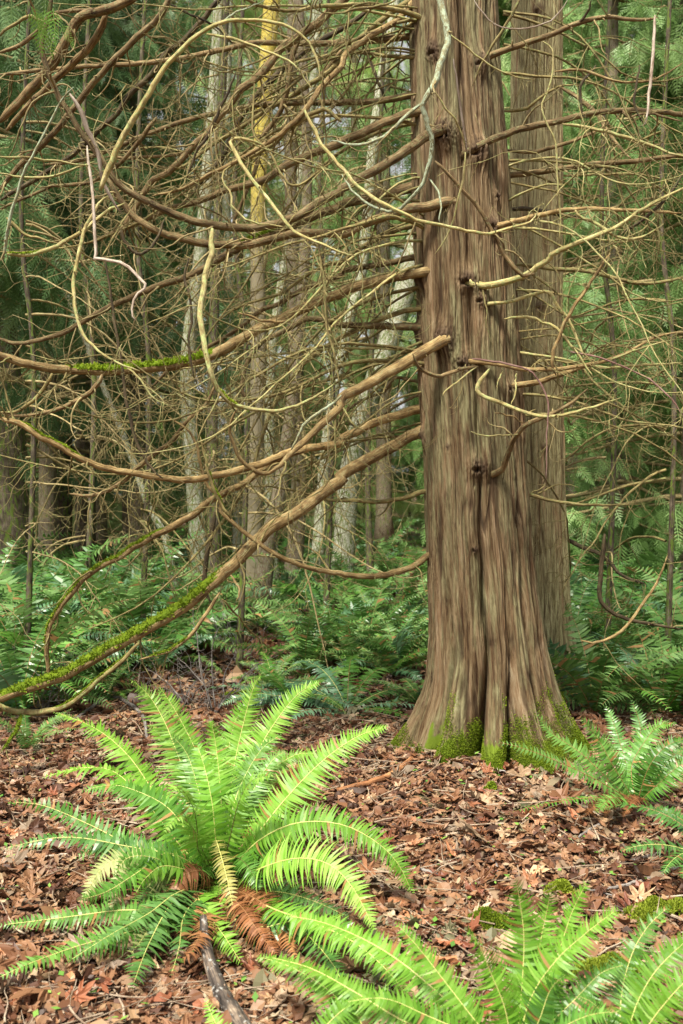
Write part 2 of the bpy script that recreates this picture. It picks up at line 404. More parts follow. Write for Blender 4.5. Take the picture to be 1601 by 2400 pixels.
# ------------------------------------------------------------------ moss fur on a path
def moss_mesh(name, P, Rr, mat='moss', dens=2600, top=1.0, rs=NR, length=.012, phase=0, thick=1.0):
    """cushion of short blades over the upper side of a branch path (n,3)"""
    n = len(P); seglen = np.linalg.norm(np.diff(P, axis=0), axis=1); L = seglen.sum()
    M = max(50, int(dens * L))
    t = rs.rand(M) * (n - 1); i = np.clip(t.astype(int), 0, n - 2); u = (t - i)[:, None]
    c = P[i] * (1 - u) + P[i + 1] * u; r = Rr[i] * (1 - u[:, 0]) + Rr[i + 1] * u[:, 0]
    T = P[i + 1] - P[i]; T /= np.linalg.norm(T, axis=1, keepdims=True)
    up = np.array([0, 0, 1.]) - T * T[:, 2:3]; up /= np.maximum(np.linalg.norm(up, axis=1, keepdims=True), 1e-6)
    sd_ = np.cross(T, up)
    edge = (.5 + .5 * np.sin(t * 1.7 + phase)) * .25 + .75
    ends = np.clip(np.minimum(t, n - 1 - t) / (n * .12), .15, 1)
    ang = rs.uniform(-1, 1, M) * top * 1.75 * edge * ends ** .5
    nrm = up * np.cos(ang)[:, None] + sd_ * np.sin(ang)[:, None]
    lump = (.5 + .5 * np.sin(t * 3.1 + ang * 2)) * .5 + .6
    p0 = c + nrm * (r * .97)[:, None]
    q = nrm + .55 * rs.randn(M, 3) + np.array([0, 0, .1]); q /= np.linalg.norm(q, axis=1, keepdims=True)
    hh = (length * (.5 + rs.rand(M)) * lump * thick * ends)[:, None]
    sw = np.cross(q, rs.randn(M, 3)); sw /= np.linalg.norm(sw, axis=1, keepdims=True); sw *= (.0026 + .0016 * rs.rand(M))[:, None]
    V = np.stack([p0 - sw, p0 + sw, p0 + q * hh + sw * .6, p0 + q * hh * 1.1 - sw * .6], 1).reshape(-1, 3)
    Q = np.arange(4 * M).reshape(-1, 4)
    rv = np.repeat(np.clip(rs.rand(M) * .7 + .3 * lump, 0, 1), 4)
    # solid under-layer: a lumpy shell on the upper side
    k = 9; a = np.linspace(-1.5, 1.5, k) * top
    tt = np.linspace(0, n - 1, max(4, n * 2)); i = np.clip(tt.astype(int), 0, n - 2); u = (tt - i)[:, None]
    c = P[i] * (1 - u) + P[i + 1] * u; r = Rr[i] * (1 - u[:, 0]) + Rr[i + 1] * u[:, 0]
    T = P[i + 1] - P[i]; T /= np.linalg.norm(T, axis=1, keepdims=True)
    up = np.array([0, 0, 1.]) - T * T[:, 2:3]; up /= np.maximum(np.linalg.norm(up, axis=1, keepdims=True), 1e-6); sd_ = np.cross(T, up)
    fall = np.clip(np.minimum(tt, n - 1 - tt) / (n * .1), 0, 1)
    m = len(tt)
    rr = r[:, None] * .9 + (.35 * length * thick * (.7 + .5 * rs.rand(m, k)) + .12 * r[:, None]) * np.cos(a / top * .98)[None] ** .6 * fall[:, None]
    SV = c[:, None] + rr[..., None] * (up[:, None] * np.cos(a)[None, :, None] + sd_[:, None] * np.sin(a)[None, :, None])
    I, J = np.meshgrid(np.arange(m - 1), np.arange(k - 1), indexing='ij')
    SQ = np.stack([I * k + J, I * k + J + 1, (I + 1) * k + J + 1, (I + 1) * k + J], -1).reshape(-1, 4) + len(V)
    V = np.vstack([V, SV.reshape(-1, 3)]); Q = np.vstack([Q, SQ]); rv = np.concatenate([rv, rs.rand(m * k) * .5 + .1])
    return mesh_np(name, V, Q, [mat], {'rnd': rv}, smooth=False)

# ------------------------------------------------------------------ ground
def build_ground():
    def axis(lo, hi, c0, c1, fine, coarse):
        a = np.arange(c0, c1, fine); l = [c0]
        st = fine
        while l[-1] > lo: st *= 1.22; l.append(l[-1] - min(st, coarse))
        r = [c1]; st = fine
        while r[-1] < hi: st *= 1.22; r.append(r[-1] + min(st, coarse))
        return np.array(sorted(set(l[1:])) + list(a) + r)
    xs = axis(-150, 150, -4, 4, .05, 8); ys = axis(-60, 260, 1.5, 12, .05, 8)
    X, Y = np.meshgrid(xs, ys, indexing='ij')
    near = np.exp(-np.maximum(np.abs(X) - 5, 0)) * np.exp(-np.maximum(Y - 13, 0) / 3)
    Z = gh(X, Y) + near * (.006 * NR.randn(*X.shape) + .008 * np.sin(X * 23 + Y * 7) * np.sin(Y * 19 - X * 5))
    V = np.stack([X, Y, Z], -1).reshape(-1, 3); a, b = X.shape
    I, J = np.meshgrid(np.arange(a - 1), np.arange(b - 1), indexing='ij')
    Q = np.stack([I * b + J, (I + 1) * b + J, (I + 1) * b + J + 1, I * b + J + 1], -1).reshape(-1, 4)
    tag(link('ground', mesh_np('ground', V, Q, ['soil'])), kind='structure')
build_ground()

# ------------------------------------------------------------------ big cedar trunks
def smooth_noise(shape_th, shape_z, rs):
    """periodic in the first axis value noise grid sampler"""
    g = rs.rand(shape_th, shape_z)
    def f(u, v):
        u = (u % 1.0) * shape_th; v = np.clip(v, 0, 1) * (shape_z - 1.001)
        i = np.floor(u).astype(int); j = np.floor(v).astype(int); fu = u - i; fv = v - j
        fu = fu * fu * (3 - 2 * fu); fv = fv * fv * (3 - 2 * fv)
        a = g[i % shape_th, j]; b = g[(i + 1) % shape_th, j]; c = g[i % shape_th, j + 1]; d = g[(i + 1) % shape_th, j + 1]
        return (a * (1 - fu) + b * fu) * (1 - fv) + (c * (1 - fu) + d * fu) * fv
    return f

def big_trunk(prof, furrows, toes, knots, mat, zt, zd, nth, nz, seed, ridge_amp=.009, twist=0.0, ztop=11.0):
    rs = np.random.RandomState(seed)
    z = np.concatenate([np.linspace(-.12, zd, nz), np.linspace(zd + .05, ztop, 60)])
    prof = np.array(sorted(prof)); cx = np.interp(z, prof[:, 0], prof[:, 1]); cyy = np.interp(z, prof[:, 0], prof[:, 2]); hw = np.interp(z, prof[:, 0], prof[:, 3])
    kk = np.ones(25) / 25
    for arr in (cx, hw):
        pad = np.concatenate([np.full(12, arr[0]), arr[:nz], np.full(12, arr[nz - 1])]); arr[:nz] = np.convolve(pad, kk, 'valid')
    th = np.linspace(-pi, pi, nth, endpoint=False)
    TH, Z = np.meshgrid(th, z, indexing='ij')
    r = np.tile(hw, (nth, 1)).astype(float)
    def dang(c): return (TH - c + pi) % (2 * pi) - pi
    # long slow undulation (fluting)
    fl = smooth_noise(9, 8, rs); r *= 1 + .07 * (fl(TH / (2 * pi) + .02 * np.sin(Z * 2), Z / ztop) - .5)
    fl2 = smooth_noise(22, 22, rs); r *= 1 + .05 * (fl2(TH / (2 * pi), Z / ztop) - .5)
    for (zz, ang, dep, wid) in furrows:      # lists over z
        a = np.interp(Z, zz, np.radians(ang)) + .035 * np.sin(Z * 5 + zz[0] * 7) + .02 * np.sin(Z * 13)
        d_ = np.interp(Z, zz, dep); w_ = np.interp(Z, zz, np.radians(wid))
        r -= d_ * (.45 * np.exp(-(dang(a) / w_) ** 2) + .55 * np.exp(-(dang(a) / (w_ * .28)) ** 2))
    for (a, amp, wd, dec) in toes:
        zc = np.maximum(Z, 0)
        aa = np.radians(a); ww = np.radians(wd) * (1 - .25 * np.exp(-zc / .2))
        r += amp * np.exp(-(dang(aa) / ww) ** 2) * np.exp(-zc / dec)
    # bark strips
    s1 = smooth_noise(70, 30, rs); s2 = smooth_noise(160, 50, rs); s3 = smooth_noise(300, 300, rs); wz = smooth_noise(10, 60, rs)
    U = TH / (2 * pi) + twist * Z + .012 * (wz(TH / (2 * pi), Z / ztop) - .5) + .004 * np.sin(Z * 3.1 + TH * 2)
    n1 = 1 - np.abs(2 * s1(U, Z / ztop * 1.0) - 1); n2 = 1 - np.abs(2 * s2(U, Z / ztop) - 1); n3 = s3(U * 1.0, Z / ztop)
    ridge = .45 * n1 ** .6 + .38 * n2 ** .7 + .17 * n3
    s4 = smooth_noise(50, 13, rs); s5 = smooth_noise(120, 26, rs)
    U2 = U + .005 * (s1(U * 1.0, Z / ztop) - .5)
    cr = np.maximum(np.exp(-(np.abs(2 * s4(U2, Z / ztop) - 1) / .11) ** 2), .75 * np.exp(-(np.abs(2 * s5(U2, Z / ztop) - 1) / .12) ** 2))
    ridge = np.clip(ridge - .55 * cr, 0, 1)
    r += ridge_amp * (ridge - .5) * 1.9
    knot = np.zeros_like(r)
    for (kx, kz, kr, kh) in knots:
        ci = np.interp(kz, z, cx); hh = np.interp(kz, z, hw)
        ka = math.asin(max(-.98, min(.98, (kx - ci) / hh)))
        dx = dang(ka) * hh; dz = Z - kz
        q = np.sqrt(dx ** 2 + (dz * .75) ** 2) / kr
        nz_ = .7 + .6 * s3(TH / (2 * pi) * 1.3, Z / ztop * .999)
        lump = s2(TH / (2 * pi) * 1.0, Z / ztop) - .5; gr = s3(TH / (2 * pi), (Z * 3.1 / ztop) % 1.0) - .5
        r += kh * nz_ * np.exp(-q ** 2 * 1.1) + (.035 * lump + .014 * gr) * np.exp(-q ** 2 * .9) - kh * .9 * np.exp(-((dx + kr * .25) ** 2 / (kr * .35) ** 2 + (dz + kr * .3) ** 2 / (kr * .2) ** 2))
        knot = np.maximum(knot, np.exp(-(q / .75) ** 4) * .85)
    V = np.stack([cx[None] + r * np.sin(TH), cyy[None] - r * np.cos(TH), Z], -1)
    nzt = len(z)
    I, J = np.meshgrid(np.arange(nth), np.arange(nzt - 1), indexing='ij'); I2 = (I + 1) % nth
    Q = np.stack([I * nzt + J, I2 * nzt + J, I2 * nzt + J + 1, I * nzt + J + 1], -1).reshape(-1, 4)
    tc = np.stack([np.sin(TH + twist * 6 * Z) * .9, -np.cos(TH + twist * 6 * Z) * .9, Z + seed * 3], -1)
    mossy = np.clip(.80 - Z * 2.0 + .25 * (n1 - .5), -1, 1)
    mossy = np.where(np.abs(dang(math.radians(-78))) < .35, mossy - .25, mossy)
    me = mesh_np('trunk', V.reshape(-1, 3), Q, [mat], {'tc': tc.reshape(-1, 3), 'ridge': ridge.ravel(), 'knot': knot.ravel(), 'mossy': mossy.ravel()})
    return me, V, th, z

def zof(py, d=5.75): return CAMZ - (py - HOR) / FPX * d
def xof(px, d=5.75): return (px - 800.5) / FPX * d
TD = 5.75
sil = [(-260, 957, 1150), (0, 961, 1160), (200, 966, 1171), (400, 968, 1189), (600, 975, 1203), (770, 980, 1211), (900, 983, 1220), (1050, 994, 1229), (1200, 999, 1239),
       (1350, 1009, 1251), (1500, 1011, 1272), (1600, 1006, 1285), (1680, 990, 1298), (1760, 985, 1305)]
prof = [(zof(y), xof((a + b) / 2), TD, (b - a) / 2 / FPX * TD) for y, a, b in sil] + [(-.2, xof(1146), TD, .33), (7, xof(1050), TD, .22), (11, xof(1040), TD, .17)]
furrows = [([0, .3, .7, 1.1, 1.5, 2.0, 2.6, 3.3, 4.3, 6], [-21, -15, -8, -6, -5, 0, -4, -2, 2, 5], [.25, .19, .13, .12, .08, .065, .06, .075, .10, .08], [10, 10, 9, 9, 9, 10, 11, 13, 15, 15]),
           ([0, .25, .5, .9, 1.3], [10, 12, 15, 20, 22], [.28, .17, .08, .02, 0], [6, 6, 7, 7, 7]),
           ([0, .25, .6, 1.1, 2.0, 3, 4], [41, 41, 43, 46, 46, 50, 48], [.28, .19, .10, .06, .035, .03, .03], [7, 7, 8, 8, 8, 9, 9]),
           ([0, .3, .7, 1.4], [64, 64, 66, 68], [.22, .14, .07, 0], [8, 8, 8, 8]),
           ([0, .4, .9, 1.6], [-50, -49, -44, -42], [.16, .07, .03, 0], [7, 7, 7, 7]),
           ([0, 4], [130, 135], [.06, .05], [12, 12]), ([0, 4], [-130, -120], [.06, .05], [12, 12])]
toes = [(-84, .23, 15, .15), (-60, .14, 9, .14), (-37, .24, 10, .20), (-5, .24, 9, .22), (26, .25, 9, .22), (53, .21, 8, .24), (82, .22, 12, .26), (120, .2, 16, .2), (170, .2, 18, .2), (-130, .2, 18, .2)]
def kpt(crop, x, y, kr, kh):
    ox, oy = CROP[crop]; return (xof(ox + x / 1.96, 5.5), zof(oy + y / 1.96, 5.48), kr, kh)
CROP = {'A': (0, 0), 'B': (800, 0), 'C': (0, 600), 'D': (800, 600), 'E': (0, 1200), 'F': (800, 1200), 'G': (0, 1800), 'H': (800, 1800)}
knots = [kpt('B', 640, 270, .05, .03), kpt('B', 480, 600, .07, .055), kpt('B', 625, 690, .06, .045), kpt('D', 580, 112, .06, .055), kpt('D', 478, 380, .07, .055), kpt('D', 630, 970, .055, .05),
         kpt('D', 560, 490, .05, .035), kpt('D', 380, 80, .05, .035), kpt('B', 430, 210, .06, .03), kpt('B', 690, 1030, .045, .03), kpt('D', 370, 320, .045, .03), kpt('B', 725, 885, .03, .02),
         kpt('D', 785, 600, .035, .02), kpt('D', 640, 200, .035, .03), kpt('D', 380, 820, .04, .02), kpt('D', 490, 875, .022, .012), kpt('F', 610, 175, .022, .014)]
cedar = thing('cedar_tree', 'big reddish brown cedar with a furrowed trunk, mossy flared base and long bare branches', 'tree', (xof(1146), TD, 0))
def under(o, root):
    """keep world coordinates of a child of a moved empty"""
    o.parent = root; o.matrix_parent_inverse = Matrix.Translation(-Vector(root.location)); return o
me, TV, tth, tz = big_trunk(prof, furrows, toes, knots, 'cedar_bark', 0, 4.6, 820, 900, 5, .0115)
under(link('trunk', me), cedar)

def trunk_surface(px, py):
    """point on the front of the big trunk seen at this pixel"""
    d = 5.5
    for _ in range(4):
        X, Z_ = xof(px, d), zof(py, d); j = np.argmin(np.abs(tz - Z_)); ring = TV[:, j]
        f = ring[:, 1] < TD; k = np.argmin(np.abs(ring[f][:, 0] - X)); d = float(ring[f][k][1])
    return W(px, py, d)

# moss on the toes of the trunk
def toe_moss():
    M = 420000; i = NR.randint(0, TV.shape[0], M); zz = NR.rand(M) ** 1.4 * .5
    j = np.searchsorted(tz, zz)
    u, v = NR.rand(M, 1), NR.rand(M, 1)
    i2 = (i + 1) % TV.shape[0]; P0 = TV[i, j] * (1 - u) * (1 - v) + TV[i2, j] * u * (1 - v) + TV[i, j + 1] * (1 - u) * v + TV[i2, j + 1] * u * v
    nrm = np.cross(TV[i2, j] - TV[i, j], TV[i, j + 1] - TV[i, j]); nrm /= np.linalg.norm(nrm, axis=1, keepdims=True)
    ang = np.degrees(tth[i])
    top = .24 + .07 * np.sin(np.radians(ang) * 7) + .05 * np.sin(np.radians(ang) * 17 + 1)
    top = np.where((ang > -92) & (ang < -50), top * .45, top); top = np.where((ang > -12) & (ang < 3), top * .62, top); top = np.where((ang > 40) & (ang < 100), top * 1.6, top)
    patch = np.sin(P0[:, 0] * 37) * np.sin(P0[:, 2] * 29 + P0[:, 0] * 11) * .35 + .65
    keep = NR.rand(M) < np.clip((top * (.5 + .6 * patch) * 1.25 - zz) / (top * .7), 0, 1) ** 1.3 * (.4 + .6 * patch)
    P0, nrm = P0[keep], nrm[keep]; M = len(P0)
    q = nrm + .6 * NR.randn(M, 3) + (0, 0, .2); q /= np.linalg.norm(q, axis=1, keepdims=True)
    h = (.003 + .006 * NR.rand(M))[:, None]; sw = np.cross(q, NR.randn(M, 3)); sw /= np.linalg.norm(sw, axis=1, keepdims=True); sw *= .0018
    V = np.stack([P0 - sw, P0 + sw, P0 + q * h + sw * .6, P0 + q * h - sw * .6], 1).reshape(-1, 3)
    o = link('moss', mesh_np('toe_moss', V, np.arange(4 * M).reshape(-1, 4), ['moss'], {'rnd': np.repeat(NR.rand(M), 4)}, smooth=False))
    o['kind'] = 'stuff'; under(o, cedar)
toe_moss()

# the slimmer cedar standing behind it
BD = 7.1
sil2 = [(-150, 1206, 1313), (0, 1203, 1315), (400, 1196, 1315), (800, 1193, 1316), (1200, 1190, 1323), (1400, 1188, 1329), (1520, 1184, 1337), (1640, 1180, 1342)]
prof2 = [(zof(y, BD), xof((a + b) / 2, BD), BD, (b - a) / 2 / FPX * BD) for y, a, b in sil2] + [(-.2, xof(1260, BD), BD, .29), (11, xof(1262, BD), BD, .13)]
cedar2 = thing('cedar_tree', 'slimmer pale olive cedar with straight furrowed trunk close behind the big one', 'tree', (xof(1260, BD), BD, 0))
me2, TV2, _, _ = big_trunk(prof2, [([0, 5], [-20, -10], [.03, .015], [8, 8]), ([0, 5], [25, 30], [.03, .015], [8, 8]), ([0, 3], [60, 55], [.05, .01], [8, 8])],
                 [(-40, .08, 14, .2), (20, .1, 16, .2), (70, .16, 16, .25), (150, .1, 20, .2), (-110, .1, 20, .2)],
                 [(xof(1251, BD), zof(50, BD), .05, .03), (xof(1252, BD), zof(730, BD), .04, .03), (xof(1263, BD), zof(1052, BD), .03, .02)], 'cedar_bark_pale', 0, 5.6, 420, 520, 9, .010)
under(link('trunk', me2), cedar2)

# ------------------------------------------------------------------ traced branches
def parse(s):
    out = []; c = None
    for tok in s.split():
        if ':' in tok: c, tok = tok.split(':')
        x, y = tok.split(','); ox, oy = CROP[c]; out.append((ox + float(x) / 1.96, oy + float(y) / 1.96))
    return out
NBR = [0]
def branch(tree, spec, d, wd, mat='brown', tw=(6, .6), moss=None, bow=0.0, name='branch', label=None, twmat=None, seg=10):
    """spec: traced pixels; d: distances (evenly spread); wd: widths in crop pixels"""
    px = np.array(parse(spec)); s = np.concatenate([[0], np.cumsum(np.hypot(*np.diff(px, axis=0).T))]); s /= s[-1]
    d = list(d); root = None
    if tree is cedar and name == 'branch':
        Z0 = zof(px[0][1], d[0]); j0 = int(np.argmin(np.abs(tz - Z0))); ring_ = TV[:, j0]; lo, hi = ring_[:, 0].min(), ring_[:, 0].max(); x0 = xof(px[0][0], d[0])
        if 5.35 < d[0] < 5.75 and lo - .06 < x0 < hi + .06:
            if lo + .05 < x0 < hi - .05: d[0] = float(trunk_surface(*px[0])[1]) + .02
            else: d[0] = TD
            root = True
    dd = np.interp(s, np.linspace(0, 1, len(d)), d) + bow * np.sin(s * pi)
    P = np.array([W(x, y, q) for (x, y), q in zip(px, dd)])
    if root:
        ax_ = np.array([(lo + hi) / 2, TD, P[0][2]]); v_ = ax_ - P[0]; v_[2] = 0; v_ /= np.linalg.norm(v_); dv_ = P[0] - P[1]; dv_ /= np.linalg.norm(dv_); v_ = v_ * .9 + dv_ * .45; v_ /= np.linalg.norm(v_)
        P = np.vstack([P[0] + v_ * .13, P])
    n = int(min(90, max(14, np.linalg.norm(np.diff(P, axis=0), axis=1).sum() / .035)))
    P = catmull(P, n)
    Rr = np.interp(np.linspace(0, 1, n), np.linspace(0, 1, len(wd)), wd) / 1.96 / 2 / FPX * P[:, 1]
    if not root: Rr = Rr * (1 - .5 * np.exp(-np.linalg.norm(P - P[0], axis=1) / .03))
    Rr = Rr * (1 - .6 * np.exp(-np.linalg.norm(P - P[-1], axis=1) / .04))
    if root: Rr = Rr * (1 + .45 * np.exp(-np.linalg.norm(P - P[0], axis=1) / .09))
    st_n = np.linspace(0, 1, n)[:, None]; j = NR.randn(n, 3) * .0013 + sum(NR.randn(1, 3) * a_ * np.sin(st_n * f_ * len(px) + NR.rand() * 6) for a_, f_ in ((.0022, 2), (.0012, 5))); j[0] = 0; P = P + j
    o = link(name, tube_mesh(name, P[None], Rr[None], mat, seg, .05))
    if label: o['label'] = label
    if tree is not None: under(o, tree)
    if tw and tw[0]:
        tw = (tw[0] * 1.35, tw[1] * 1.2)
        L = np.linalg.norm(np.diff(P, axis=0), axis=1).sum()
        per = max(1, int(tw[0] * L))
        t = link('twigs', twig_mesh('twigs', P[None], Rr[None], twmat or ('olive' if mat in ('light', 'olive', 'tan') else 'bgbranch'), per, tw[1]), o); t['kind'] = 'stuff'
        if tree is None: pass
        else: t.parent = o; t.matrix_parent_inverse = Matrix.Identity(4); o_loc = None
    if moss:
        a, b = moss[0], moss[1]; i0, i1 = int(a * (n - 1)), int(b * (n - 1)) + 1
        m = link('moss', moss_mesh('moss', P[i0:i1], Rr[i0:i1], moss[2] if len(moss) > 2 else 'moss', top=moss[3] if len(moss) > 3 else 1.0, phase=NR.rand() * 6, length=moss[4] if len(moss) > 4 else .013), o); m['kind'] = 'stuff'
    return o, P, Rr

BT = lambda *a, **k: branch(cedar, *a, **k)
BB = lambda *a, **k: branch(cedar2, *a, **k)
# left side, from the trunk outwards
BT('D:400,72 250,97 100,132 0,165 C:1568,170 1450,215 1300,285 1180,340 1060,410 960,460 880,485 780,503 650,517 500,530 380,525 230,515 100,490 0,455 -120,420', [5.6, 5.3, 4.9], (44, 46, 48, 42, 36), 'tan', (3, .5), (.52, .83, 'moss', .95, .018), label='thick branch with a bright green moss cushion on its upper side')
BT('D:472,388 400,425 300,485 200,545 100,600 0,650 C:1568,690 1480,770 1400,850 1340,900 1290,960 1210,1000 1140,965 1080,880 1052,780 1090,700', [5.42, 5.2, 4.9, 4.7], (52, 52, 46, 30, 20, 13), 'tan', (3, .5), label='branch that slopes down and curls back up in a hook')
BT('D:352,700 200,752 100,792 0,835 C:1568,858 1400,890 1330,900 1200,950 1050,1000 900,1022 750,1020 600,1000 450,960 300,890 180,830 80,760 0,740', [5.6, 5.4, 5.0, 4.8], (42, 38, 36, 32, 30, 30), 'tan', (3, .5), (.82, .97, 'moss', .6, .006))
BT('D:392,796 250,865 120,935 0,1010 C:1568,1030 1450,1110 1370,1176 E:1250,70 1150,160 1060,250 950,350 850,430 750,490 600,580 450,660 300,745 150,800 0,850 -150,900', [5.6, 5.4, 5.2, 5.0], (50, 56, 58, 56, 52, 48), 'tan', (2, .45), (.52, .97, 'moss', 1.0, .015), label='lowest branch, sloping to the ferns under a sleeve of green moss', seg=12)
BT('E:640,600 560,680 480,750 400,820 300,890 200,920 80,915 0,890 -100,850', [5.15, 5.1], (20, 26, 28, 26), 'olive', (2, .35), (.1, .6, 'moss', .5, .006))
BT('E:100,925 80,1000 40,1060 0,1110', [5.1, 5.0], (20, 18, 12), 'olive', (2, .2), (.05, .95, 'moss', .9, .006))
BT('C:1400,893 1330,915 1200,985 1100,1050 1000,1110 E:900,0 800,60 700,120 600,170 500,230 400,300 300,400 250,480 222,580 215,680 222,765', [5.4, 5.5, 5.6], (26, 32, 34, 28, 24, 20), 'tan', (3, .4), (.42, .97, 'moss', .8, .010))
BT('F:418,188 330,250 200,288 100,295 0,285 E:1568,280 1450,265 1330,225 1220,165 1120,90 1020,0 C:1010,1110 950,1050 920,950 900,850 850,790 770,740', [5.55, 5.3, 5.2], (30, 28, 24, 20, 14, 10), 'tan', (3, .5))
BT('D:368,322 250,325 100,320 0,315 C:1568,310 1480,295 1400,292 1320,335 1200,400 1130,510 1115,620 1170,690', [5.6, 5.7, 5.5], (32, 32, 28, 22, 18), 'brown', (3, .5))
BT('D:340,5 200,35 0,70 C:1568,90 1400,150 1280,220 1200,250 1100,330 950,420 800,500 700,600', [5.65, 6, 6.3], (28, 26, 20, 14), 'brown', (4, .6))
BT('B:320,862 200,890 120,910 0,940 A:1568,950 1450,990 1280,1060 1150,1110 C:1000,20 870,90 720,140 600,190 450,260 300,350 100,400 0,380', [5.65, 5.9, 6.1], (50, 40, 34, 26, 18), 'brown', (4, .6), (.33, .46, 'moss', .9, .012))
BT('B:475,592 400,620 330,670 270,710 220,745 120,800 0,870 A:1568,880 1480,920 1350,1000 1200,1040 1050,1045 900,1015 800,980 700,940 600,885 530,820 470,740 400,650 330,530 260,430 220,340 195,220 220,80 240,-40', [5.42, 5.2, 5.0, 4.9], (50, 44, 40, 38, 36, 32, 26, 24, 22), 'brown', (3, .6), label='long dark branch sweeping down then up beside the pale broken stick')
BT('B:500,925 400,950 300,962 100,1030 0,1075 A:1400,1070 1280,1090 1150,1122 1000,1125 850,1100 700,1050 600,980 540,900 500,820', [5.45, 5.3, 5.2], (50, 42, 38, 34, 28), 'brown', (3, .6))
BT('B:318,440 150,465 0,470 A:1568,475 1400,470 1200,480 1100,500 900,540 800,570 650,630 500,690 350,740 200,760', [5.65, 5.8, 6.0], (30, 27, 22, 14), 'brown', (4, .6))
BT('B:316,168 150,185 0,195 A:1568,200 1400,200 1200,195 1080,215 950,245 800,270 600,295 400,305 200,320 0,345', [5.65, 5.8, 6.0], (32, 26, 22, 18), 'brown', (4, .6))
BT('B:370,510 300,525 200,560 100,610 0,650 A:1568,655 1400,720 1300,770 1200,830 1050,870 900,930 780,960 600,1040 400,1120', [5.6, 5.5, 5.6], (42, 40, 36, 26, 16), 'brown', (4, .6))
BT('B:320,1040 200,1080 100,1130 D:0,30 C:1500,40 1400,90 1300,170 1200,200 1100,230 1000,300', [5.6, 5.8], (24, 22, 16, 10), 'olive', (4, .5))
BT('D:370,1085 250,1120 150,1128 0,1120 C:1500,1120 1400,1090 1250,1060 1100,1060', [5.6, 5.9], (22, 20, 12, 8), 'olive', (4, .4))
BT('D:345,575 250,560 200,620 100,660 0,740 C:1520,860 1450,960', [5.65, 5.9], (16, 14, 12, 8), 'brown', (5, .4))
BT('D:348,640 250,690 150,760 60,800 C:1568,930', [5.65, 5.9], (14, 12, 10, 8), 'brown', (5, .4))
# big diagonals coming down from above the picture
BT('B:360,-20 250,100 120,175 20,245 A:1568,310 1480,400 1400,500 1320,590 1200,680 1080,740 960,800 840,870 700,900', [5.5, 5.2, 5.3], (30, 28, 26, 20, 12), 'tan', (4, .6))
BT('B:330,0 200,80 80,180 0,270 A:1500,340 1400,400 1250,490 1100,590 950,680 850,760 740,800', [5.5, 5.7], (26, 24, 20, 14), 'olive', (4, .6))
BT('A:1700,-120 1568,10 1450,110 1380,160 1280,240 1200,340 1120,400 1040,500 960,600 870,690 780,790 700,830 600,990 560,1100', [5.6, 5.4, 5.5], (38, 36, 34, 30, 22), 'brown', (4, .6))
BT('A:1700,40 1568,130 1400,240 1280,330 1180,440 1080,590 1030,700 960,800 880,900', [5.9, 6.1], (22, 28, 30, 22, 16), 'dark', (4, .6))
BT('A:640,-20 500,45 370,80 310,180 240,300 150,400 60,500 0,560', [5.0, 5.3], (42, 44, 46, 44, 38), 'brown', (3, .6))
BT('A:490,60 450,160 380,250 280,340 200,420 100,520 30,600', [5.1, 5.5], (34, 34, 30, 26), 'brown', (3, .6))
BT('A:785,-20 730,80 620,180 520,280 420,390 360,470 280,570 200,660 100,750 0,870', [5.3, 5.6], (30, 30, 28, 24), 'brown', (3, .6))
BT('A:1020,-20 930,90 850,180 760,250 700,340 600,430 540,520 450,600 360,690 200,800 0,920', [5.8, 6.2], (26, 26, 24, 20), 'dark', (4, .6))
BT('A:1568,230 1450,370 1350,440 1200,500 1130,560 1000,650 830,700 600,730 480,720', [5.7, 6.0], (20, 20, 16, 12), 'brown', (4, .6))
BT('A:1380,160 1340,260 1330,380 1280,520 1200,640 1180,760 1120,900 1060,1060', [5.6, 5.8], (24, 24, 20, 14), 'brown', (4, .6))
BT('A:1085,330 1060,400 1000,520 960,620 900,700 860,820', [4.9, 5.0], (10, 14, 14, 8), 'dark', (4, .5))
BT('A:0,240 80,215 170,140 240,70 330,50 480,40', [5.6, 5.4], (20, 20, 18, 16), 'brown', (3, .5))
BT('A:0,165 60,110 130,75 190,100 240,90 280,85', [5.0, 5.0], (16, 16, 16, 16), 'olive', (3, .3))
BT('A:1150,380 1170,400 1160,600 1240,700 1290,800 1340,850 1400,840 1470,780 1530,740', [5.0, 4.9], (8, 10, 12, 8), 'olive', (4, .5))
BT('A:780,20 860,60 930,90 1000,130 1080,210', [5.2, 5.3], (12, 10, 8), 'dark', (4, .4))
BT('A:720,540 660,620 560,740 430,830 330,850 230,860 90,920 0,960', [5.7, 6], (22, 20, 16, 12), 'brown', (4, .5))
BT('A:1450,-20 1420,100 1380,160 1250,250 1040,330 900,290', [5.0, 5.2], (10, 10, 8, 5), 'olive', (4, .4))
# the lit, curling branches nearest the viewer
BT('A:460,875 490,800 540,680 600,570 660,470 700,400 760,310 830,230 900,165 1000,110 1100,90 1250,100 1350,135 1420,200 1460,280 1470,370', [4.4, 4.3, 4.3], (28, 28, 24, 18, 14, 8), 'light', (2, .35), label='pale yellow lichened branch arching across the upper left')
BT('A:950,155 1050,175 1150,205 1250,245 1340,290 1400,350 1440,420', [4.3, 4.2], (14, 12, 10, 6), 'light', (3, .3))
BT('A:1000,115 1080,60 1150,30 1220,0', [4.3, 4.3], (10, 8, 6), 'lichen', (2, .2))
BT('B:437,-25 470,60 490,150 480,220 460,290 430,380 385,450 372,478 390,540 410,620 415,700 400,780 370,850 300,930 250,970 170,960 100,920 40,860 0,800', [4.6, 4.5, 4.6, 4.8], (34, 32, 30, 24, 20, 16, 12, 8), 'lichen', (2, .35), label='grey-green lichened branch hanging in front of the trunk')
BT('B:375,470 300,530 230,600 150,650 60,665 0,660 A:1520,640', [4.55, 4.6], (18, 16, 14, 8), 'lichen', (2, .3))
